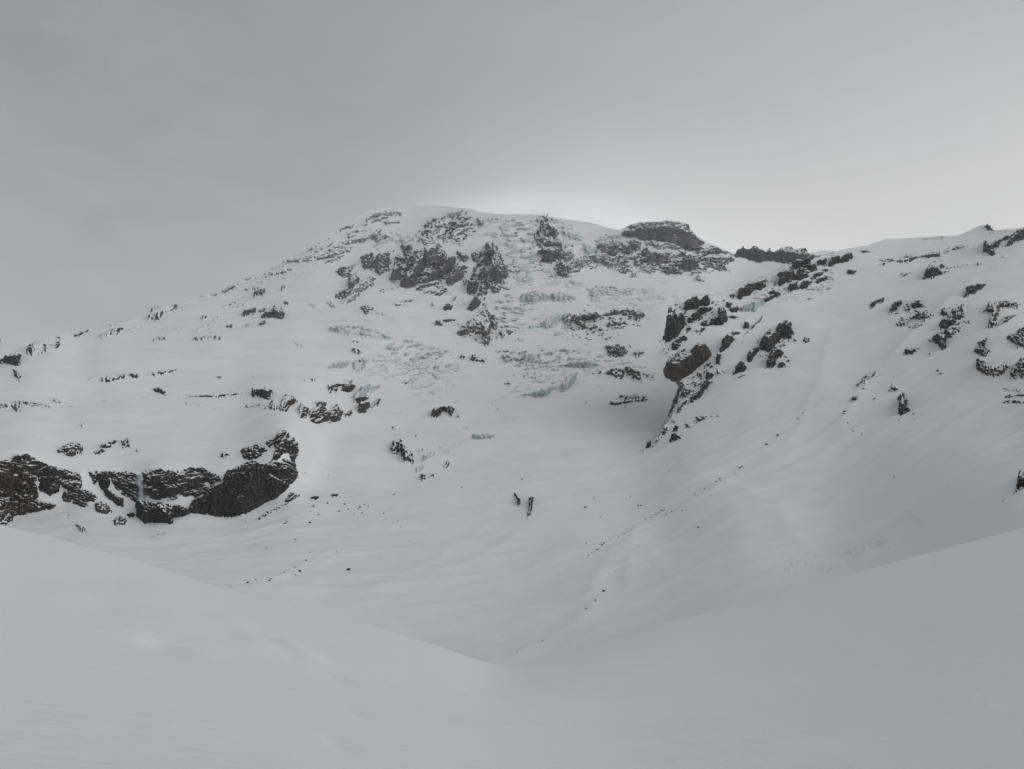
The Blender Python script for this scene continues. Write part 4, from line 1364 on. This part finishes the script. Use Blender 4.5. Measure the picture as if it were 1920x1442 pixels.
build('Z7', """
D|428,352 470,346 545,348 552,361 440,364
N|190,562 240,508 290,518 330,473 370,478 407,520 350,557 300,592 250,577|snow-streaked dark rock rib leaning below the level ledge
D|398,570 440,538 492,570 470,622 430,627|@bulge rock_face
N|485,612 530,570 600,558 640,600 642,652 570,677 510,662|@bulge rock_face: brown-black rounded front
N|638,667 650,590 700,528 742,580 720,642 680,670|@bulge rock_face
D|520,532 560,508 622,513 600,557 550,562|@bulge rock_face
K|738,602 800,558 812,590 750,632|@bulge rock_face
D|613,412 640,393 740,373 762,390 700,412 690,437 640,437|snow-dusted rock band above the rounded rock bulge
B|733,432 750,383 790,383 832,400 800,442 760,447|brown-black rock at the end of the dusted band, beside the ice nose
K|698,362 820,351 802,374
I|800,512 830,450 880,400 950,388 900,450 922,480 850,522|@icenose ice_face
I|930,452 960,400 1032,383 980,432|@icenose ice_face
S|798,517 850,480 922,480 880,522|@icenose rock_face
B|853,582 870,520 915,503 932,550 900,587|@icenose rock_face: brown rock under the ice
D|938,562 980,488 1022,478 990,542|@icenose rock_face
B|1373,627 1385,578 1440,543 1480,543 1492,600 1460,575 1440,612 1400,627|brown arched rock on the snow above the ice tongue
N|1488,572 1510,538 1537,560 1532,600 1587,600 1570,632 1520,617|ragged brown rocks beside the arched brown rock
S|1538,522 1555,503 1564,532
K|1298,517 1330,498 1364,486 1340,522
I|1318,432 1400,423 1452,450 1420,462
J|1408,427 1552,432 1500,447
K|1130,350 1240,353 1200,382
N|1088,882 1090,820 1150,798 1160,830 1200,870 1257,890 1240,947 1190,947 1150,880 1110,897|streaked brown slabs beside the upper end of the ice tongue
S|1088,822 1110,801 1152,805 1120,832
K|1268,862 1332,848 1300,892
I|1308,942 1330,903 1422,868 1390,912 1330,942|@tongue ice_step
I|1423,862 1440,838 1467,860|@tongue ice_step
I|1448,902 1480,868 1562,853 1520,882|@tongue ice_step
I|1570,830 1590,815 1600,830|@tongue ice_step
J|1480,825 1560,815 1620,800 1660,790 1560,835|@tongue ice_step
J|1255,1032 1270,968 1332,948 1332,982 1280,1022|@tongue ice_step
N|1285,1032 1320,1013 1397,1030 1360,1062 1320,1080|@tongue rock_face: brown streaked rock at the tongue's snout
N|1458,972 1500,933 1522,940 1480,987|@tongue rock_face
V|1668,770 1700,760 1842,760 1810,787 1750,797 1690,792|boat-shaped blue ice face sunk in the smooth glacier snow
D|1568,187 1600,173 1627,180 1602,207
D|1638,217 1680,176 1720,188 1777,200 1770,227 1700,224|brown-grey rock lump on the glacier under the spire's foot
K|1150,602 1160,578 1242,605
S|1243,764 1277,740 1262,764
S|1088,672 1100,664 1127,690 1110,692
S|1283,629 1332,614 1325,628
S|648,1195 675,1186 712,1190 690,1217 670,1217|#boulder black rounded rock at the rim of the valley floor
J|1280,90 1380,130 1452,155 1430,187 1340,152
J|1300,203 1400,208 1602,255 1560,264 1420,237
J|1283,323 1400,333 1402,345
S|1112,748 1126,733 1122,755
K|1600,690 1660,685 1650,715
""")

build('Z8', """
D|318,432 400,413 522,411 420,442 360,442
I|448,482 470,468 487,500 465,512
V|558,507 570,448 620,443 692,480 620,502|blue fluted ice cliff at the top of the lower icefall
J|688,440 802,428 760,472
I|608,562 640,528 702,545 650,577
I|688,572 760,538 817,545 760,572
V|838,547 900,513 1000,508 1080,508 1152,550 1080,572 960,562|long blue-green fluted ice cliff in the middle of the lower icefall
D|1148,547 1292,549 1220,564
D|1073,617 1100,588 1212,588 1150,612
N|1218,602 1260,568 1340,568 1372,610 1340,642 1270,627|brown rubble heap on the glacier beyond the long fluted ice cliff
N|1368,572 1420,558 1480,610 1492,667 1420,652 1380,622|streaked brown rubble tail beside the brown heap
K|1478,600 1560,608 1622,655 1540,642
V|543,762 640,733 730,698 822,688 780,742 740,772 620,777|sweeping blue ice wall at the lower edge of the icefall
D|728,702 780,683 862,678 850,702
V|848,737 860,680 920,618 987,598 982,640 920,702 870,742|dirty blue ice wall curving up from the sweeping ice wall
S|1238,852 1250,818 1300,830 1420,813 1542,800 1480,832 1340,842 1280,857|black lower lip of a flat rock ledge on the smooth glacier
N|1288,802 1340,763 1440,753 1532,775 1500,807 1400,817|brown-grey upper part of a flat rock ledge on the smooth glacier
S|1333,867 1360,853 1387,869
S|1443,871 1470,858 1497,869
D|1558,744 1600,732 1642,738 1600,748
L|1318,898 1462,881 1440,894
D|458,627 490,608 502,632
D|553,622 590,603 622,630 580,647
K|398,672 430,658 482,680 430,692
D|503,692 540,668 572,687
K|528,602 582,583 560,605
J|298,907 380,858 442,870 350,907
J|343,1002 440,953 522,958 400,987
J|488,849 702,821 600,838
J|488,797 702,786 600,804
D|1128,702 1160,683 1177,707
D|1163,727 1185,708 1202,732
K|1030,850 1060,820 1070,850
S|1218,896 1232,888 1234,900
""")

build('Z3', """
W|940,250 1240,240 1440,300 1460,420 1480,600 1420,700 1500,800 1700,790 1900,830 1880,900 1500,880 1250,900 1200,830 1220,700 1150,540 1090,470 960,400|#icefall wrinkled upper icefall between the rock spire and the frosted rock rib
W|1620,280 1800,300 1920,400 1920,620 1780,640 1700,520 1660,380|#icefall wrinkled ice slope between the frosted rock rib and the rock shoulder
W|0,400 200,330 420,380 460,440 250,480 100,520 0,540|#icefall faint wrinkled ice slope under the summit's frosted ribs
W|1100,940 1350,930 1450,1040 1380,1080 1400,1200 1380,1300 1120,1330 1080,1200|#icefall wrinkled glacier strip beside the spire's brown foot
""")
build('Z4', """
W|230,760 480,740 980,780 1100,860 900,970 500,1000 250,960|#icefall wrinkled crevasse field on the glacier below the table-topped crag
""")
build('Z8', """
W|320,420 860,400 1220,440 1640,560 1600,680 1280,660 1000,620 900,720 560,800 300,900 240,830 500,700 600,600 440,520|#icefall wrinkled lower icefall between the brown rubble and the ice walls
""")
build('Z7', """
W|780,420 1100,60 1500,140 1620,270 1560,420 1300,520 1180,380 1000,350|#icefall faint crevassed snow below the arching crevasse lip
""")

build('ZC', """
S|198,200 242,250 240,290 223,290 228,262|dark streaky rock notch in the valley side snow
K|283,372 293,280 298,238 327,233 312,300 302,377|thin ragged rock streak running down the valley side snow
""")

# ------------------------------------------------------------------ loose boulders on the snow, each its own stone
def boulder_mesh(seed, subdiv=2):
    import bmesh
    bm = bmesh.new()
    bmesh.ops.create_icosphere(bm, subdivisions=subdiv, radius=1.0)
    rg = np.random.default_rng(seed)
    cuts = rg.normal(size=(7, 3)); cuts /= np.linalg.norm(cuts, axis=1, keepdims=True)
    lim = rg.uniform(0.55, 0.95, 7)
    for v in bm.verts:
        c = np.array(v.co)
        for q, l in zip(cuts, lim):
            d = c @ q
            if d > l:
                c = c - q * (d - l)
        v.co = c * (1 + 0.06 * rg.normal())
    me = bpy.data.meshes.new("boulder")
    bm.to_mesh(me); bm.free()
    me.materials.append(ROCK)
    return me


BM = [boulder_mesh(100 + i) for i in range(7)]


def boulders(frame, text, label, group):
    ox, oy, sc, field = FRAMES[frame]
    for i, (x, y, rr) in enumerate(survey(text)):
        u = np.array([ox + x / sc]); v = np.array([oy + y / sc])
        Pp, Dd = surf(u, v, field)
        size = rr / sc * Dd[0] / F
        rg = np.random.default_rng(int(x * 13 + y * 7))
        o = bpy.data.objects.new("boulder", BM[(i * 3 + int(x)) % 7])
        o.location = Pp[0] + np.array([0, 0, size * 0.15])
        o.rotation_euler = (0, 0, rg.uniform(0, 6.28))
        o.scale = (size * rg.uniform(1.0, 1.35), size * rg.uniform(0.9, 1.3), size * rg.uniform(0.65, 0.95))
        o["grain"] = float(o.scale[0] * F / Dd[0]); o["bare"] = 1.25; o["frost"] = 0.0; o["tint"] = 0.4
        o["label"] = label; o["group"] = group; o["category"] = "boulder"
        scene.collection.objects.link(o)


boulders('ZB', "580,387,9 632,341,6 583,328,5 810,669,12 520,669,10 490,649,6 555,618,6 425,692,5 493,698,5 207,752,7 255,740,5 335,748,8 345,738,5 105,775,4 180,826,5 205,825,4 490,490,6 320,543,5 740,573,4 430,395,7 440,388,5 685,283,7 790,285,7 755,320,6 810,312,5 845,340,4 880,300,7 868,308,5 905,283,6 930,292,5 895,332,5 1022,328,5 1082,222,6 1090,212,4 1125,416,4 1105,382,4 600,305,7 1490,187,4 545,90,5 555,95,4 690,105,4 648,108,3 150,815,4 475,708,3 580,578,3 390,338,3 1395,562,3 1175,490,3 250,493,3",
         "small dark boulder lying on the drifted snow of the valley floor", "boulders on the valley floor")
boulders('ZC', "742,818,9 694,869,7 640,920,7 375,1096,5 222,1178,3 808,679,4 252,129,6 632,291,8 683,237,4 723,352,4 1134,66,4 903,222,5 950,282,7 967,279,6 1312,417,7 1216,321,5 635,517,4",
         "small lone boulder on the smooth snow below the hillside", "lone boulders below the hillside")
boulders('ZC', "706,551,7 730,527,6 745,519,6 728,517,4 715,524,3 650,583,4 672,567,3 697,548,4 775,480,4 795,472,3 785,493,3 830,472,4 858,455,4 868,450,3 890,435,4 918,407,5 933,410,3 990,360,4 1026,349,5 1052,332,5 1062,325,4 1075,322,4 1090,307,6 1104,311,5 1120,338,6 1150,320,6 1288,213,5 1320,196,4 1348,183,5 1418,147,5 1438,126,6 1443,147,4 1528,92,4 1556,60,6 1572,52,6 1565,56,4 910,432,3 640,592,3",
         "small dark stone in the long line of stones climbing the hillside snow", "line of stones up the hillside")
boulders('ZD', "375,251,8 445,192,7 437,198,5 1143,425,6 1258,62,6 1265,90,4 845,58,8 838,70,6 862,122,6 895,168,5 948,174,5 597,68,5 80,61,7 45,63,6 15,66,6 720,1205,3 810,1215,3 1800,570,5 1792,576,4 560,92,5 570,98,4 1180,66,6 1190,62,5 1222,64,5 1168,100,4 1180,88,4 918,138,3",
         "small dark stone scattered on the open snow of the hillside", "stones on the open hillside")

# ------------------------------------------------------------------ avalanche debris: a field of snow lumps nobody could count
DEB = [(1320 + x / 3.2, 760 + y / 3.2) for x, y in survey("430,1000 500,890 620,840 720,880 850,840 1000,780 1130,700 1260,500 1340,480 1300,600 1400,720 1250,850 1080,920 900,970 700,1045 560,1055")]
dp = np.array(DEB)
ug, vg = np.meshgrid(np.arange(dp[:, 0].min() - 4, dp[:, 0].max() + 4, 0.9), np.arange(dp[:, 1].max() + 4, dp[:, 1].min() - 4, -0.9))
sd = poly_sd(ug, vg, DEB)
P0, D0 = surf(ug, vg, 'R')
lump = 0.55 * ridged(P0[..., 0] / 5.0, P0[..., 1] / 9.0, 3, 77) + 0.6 * fbm(P0[..., 0] / 2.2, P0[..., 1] / 3.4, 2, 81)
dens = sstep(fbm(ug / 45, vg / 28, 3, 90), -0.25, 0.35)
h = 1.9 * (lump - 0.05) * dens * sstep(sd, 0, 14) - 0.12
P0[..., 2] += h
q = grid_faces(*ug.shape)
keep = h.ravel()[q].max(1) > -0.1
V2, F2 = compact(P0.reshape(-1, 3), q[keep])
o = mesh_obj("avalanche_debris", V2, F2, SNOW)
o["kind"] = "stuff"; o["label"] = "rough patch of broken avalanche snow on the lower hillside"; o["category"] = "snow debris"

# ------------------------------------------------------------------ air
hx = bpy.data.meshes.new("haze")
x0, x1, y0, y1, z0, z1 = -7500, 9000, -60, 8600, -260, 2500
vs = [(x, y, z) for x in (x0, x1) for y in (y0, y1) for z in (z0, z1)]
hx.from_pydata(vs, [], [(0, 1, 3, 2), (4, 6, 7, 5), (0, 4, 5, 1), (2, 3, 7, 6), (0, 2, 6, 4), (1, 5, 7, 3)])
haze = bpy.data.objects.new("haze", hx)
hm = bpy.data.materials.new("haze_air"); hm.use_nodes = True
w = NT(hm.node_tree)
vol = w.n('ShaderNodeVolumePrincipled', {'Color': (0.97, 0.985, 1.0, 1), 'Density': 2.8e-5, 'Anisotropy': 0.0})
w.n('ShaderNodeOutputMaterial', {'Volume': vol.outputs[0]})
hx.materials.append(hm)
haze["kind"] = "stuff"; haze["label"] = "thin pale mountain haze filling the valley air"; haze["category"] = "haze"
scene.collection.objects.link(haze)

# cloud and spindrift round the summit: a soft lens of mist, thickest on the crest, thinning outwards to nothing
import bmesh
bm = bmesh.new()
bmesh.ops.create_uvsphere(bm, u_segments=40, v_segments=20, radius=1.0)
me = bpy.data.meshes.new("cloud_veil"); bm.to_mesh(me); bm.free()
veil = bpy.data.objects.new("cloud_veil", me)
r_ = ray(985, 414)
veil.location = r_ * 5750 / r_[1]
veil.scale = (1050, 620, 260)
mt = bpy.data.materials.new("cloud_mist"); mt.use_nodes = True
w = NT(mt.node_tree)
oc = w.n('ShaderNodeTexCoord').outputs['Object']
rad = w.vm('LENGTH', oc, (0, 0, 0))
dens = w.m('MULTIPLY', w.sstep(rad, 0.15, 1.0, 1.0, 0.0), w.sstep(w.noise(oc, 2.2, 3, 0.55), 0.30, 0.70, 0.35, 1.3))
v_ = w.n('ShaderNodeVolumePrincipled', {'Color': (1, 1, 1, 1), 'Density': w.m('MULTIPLY', dens, 0.0011), 'Anisotropy': 0.35})
w.n('ShaderNodeOutputMaterial', {'Volume': v_.outputs[0]})
me.materials.append(mt)
veil["kind"] = "stuff"; veil["label"] = "thin cloud veil clinging to the rounded summit snow"; veil["category"] = "cloud"
scene.collection.objects.link(veil)
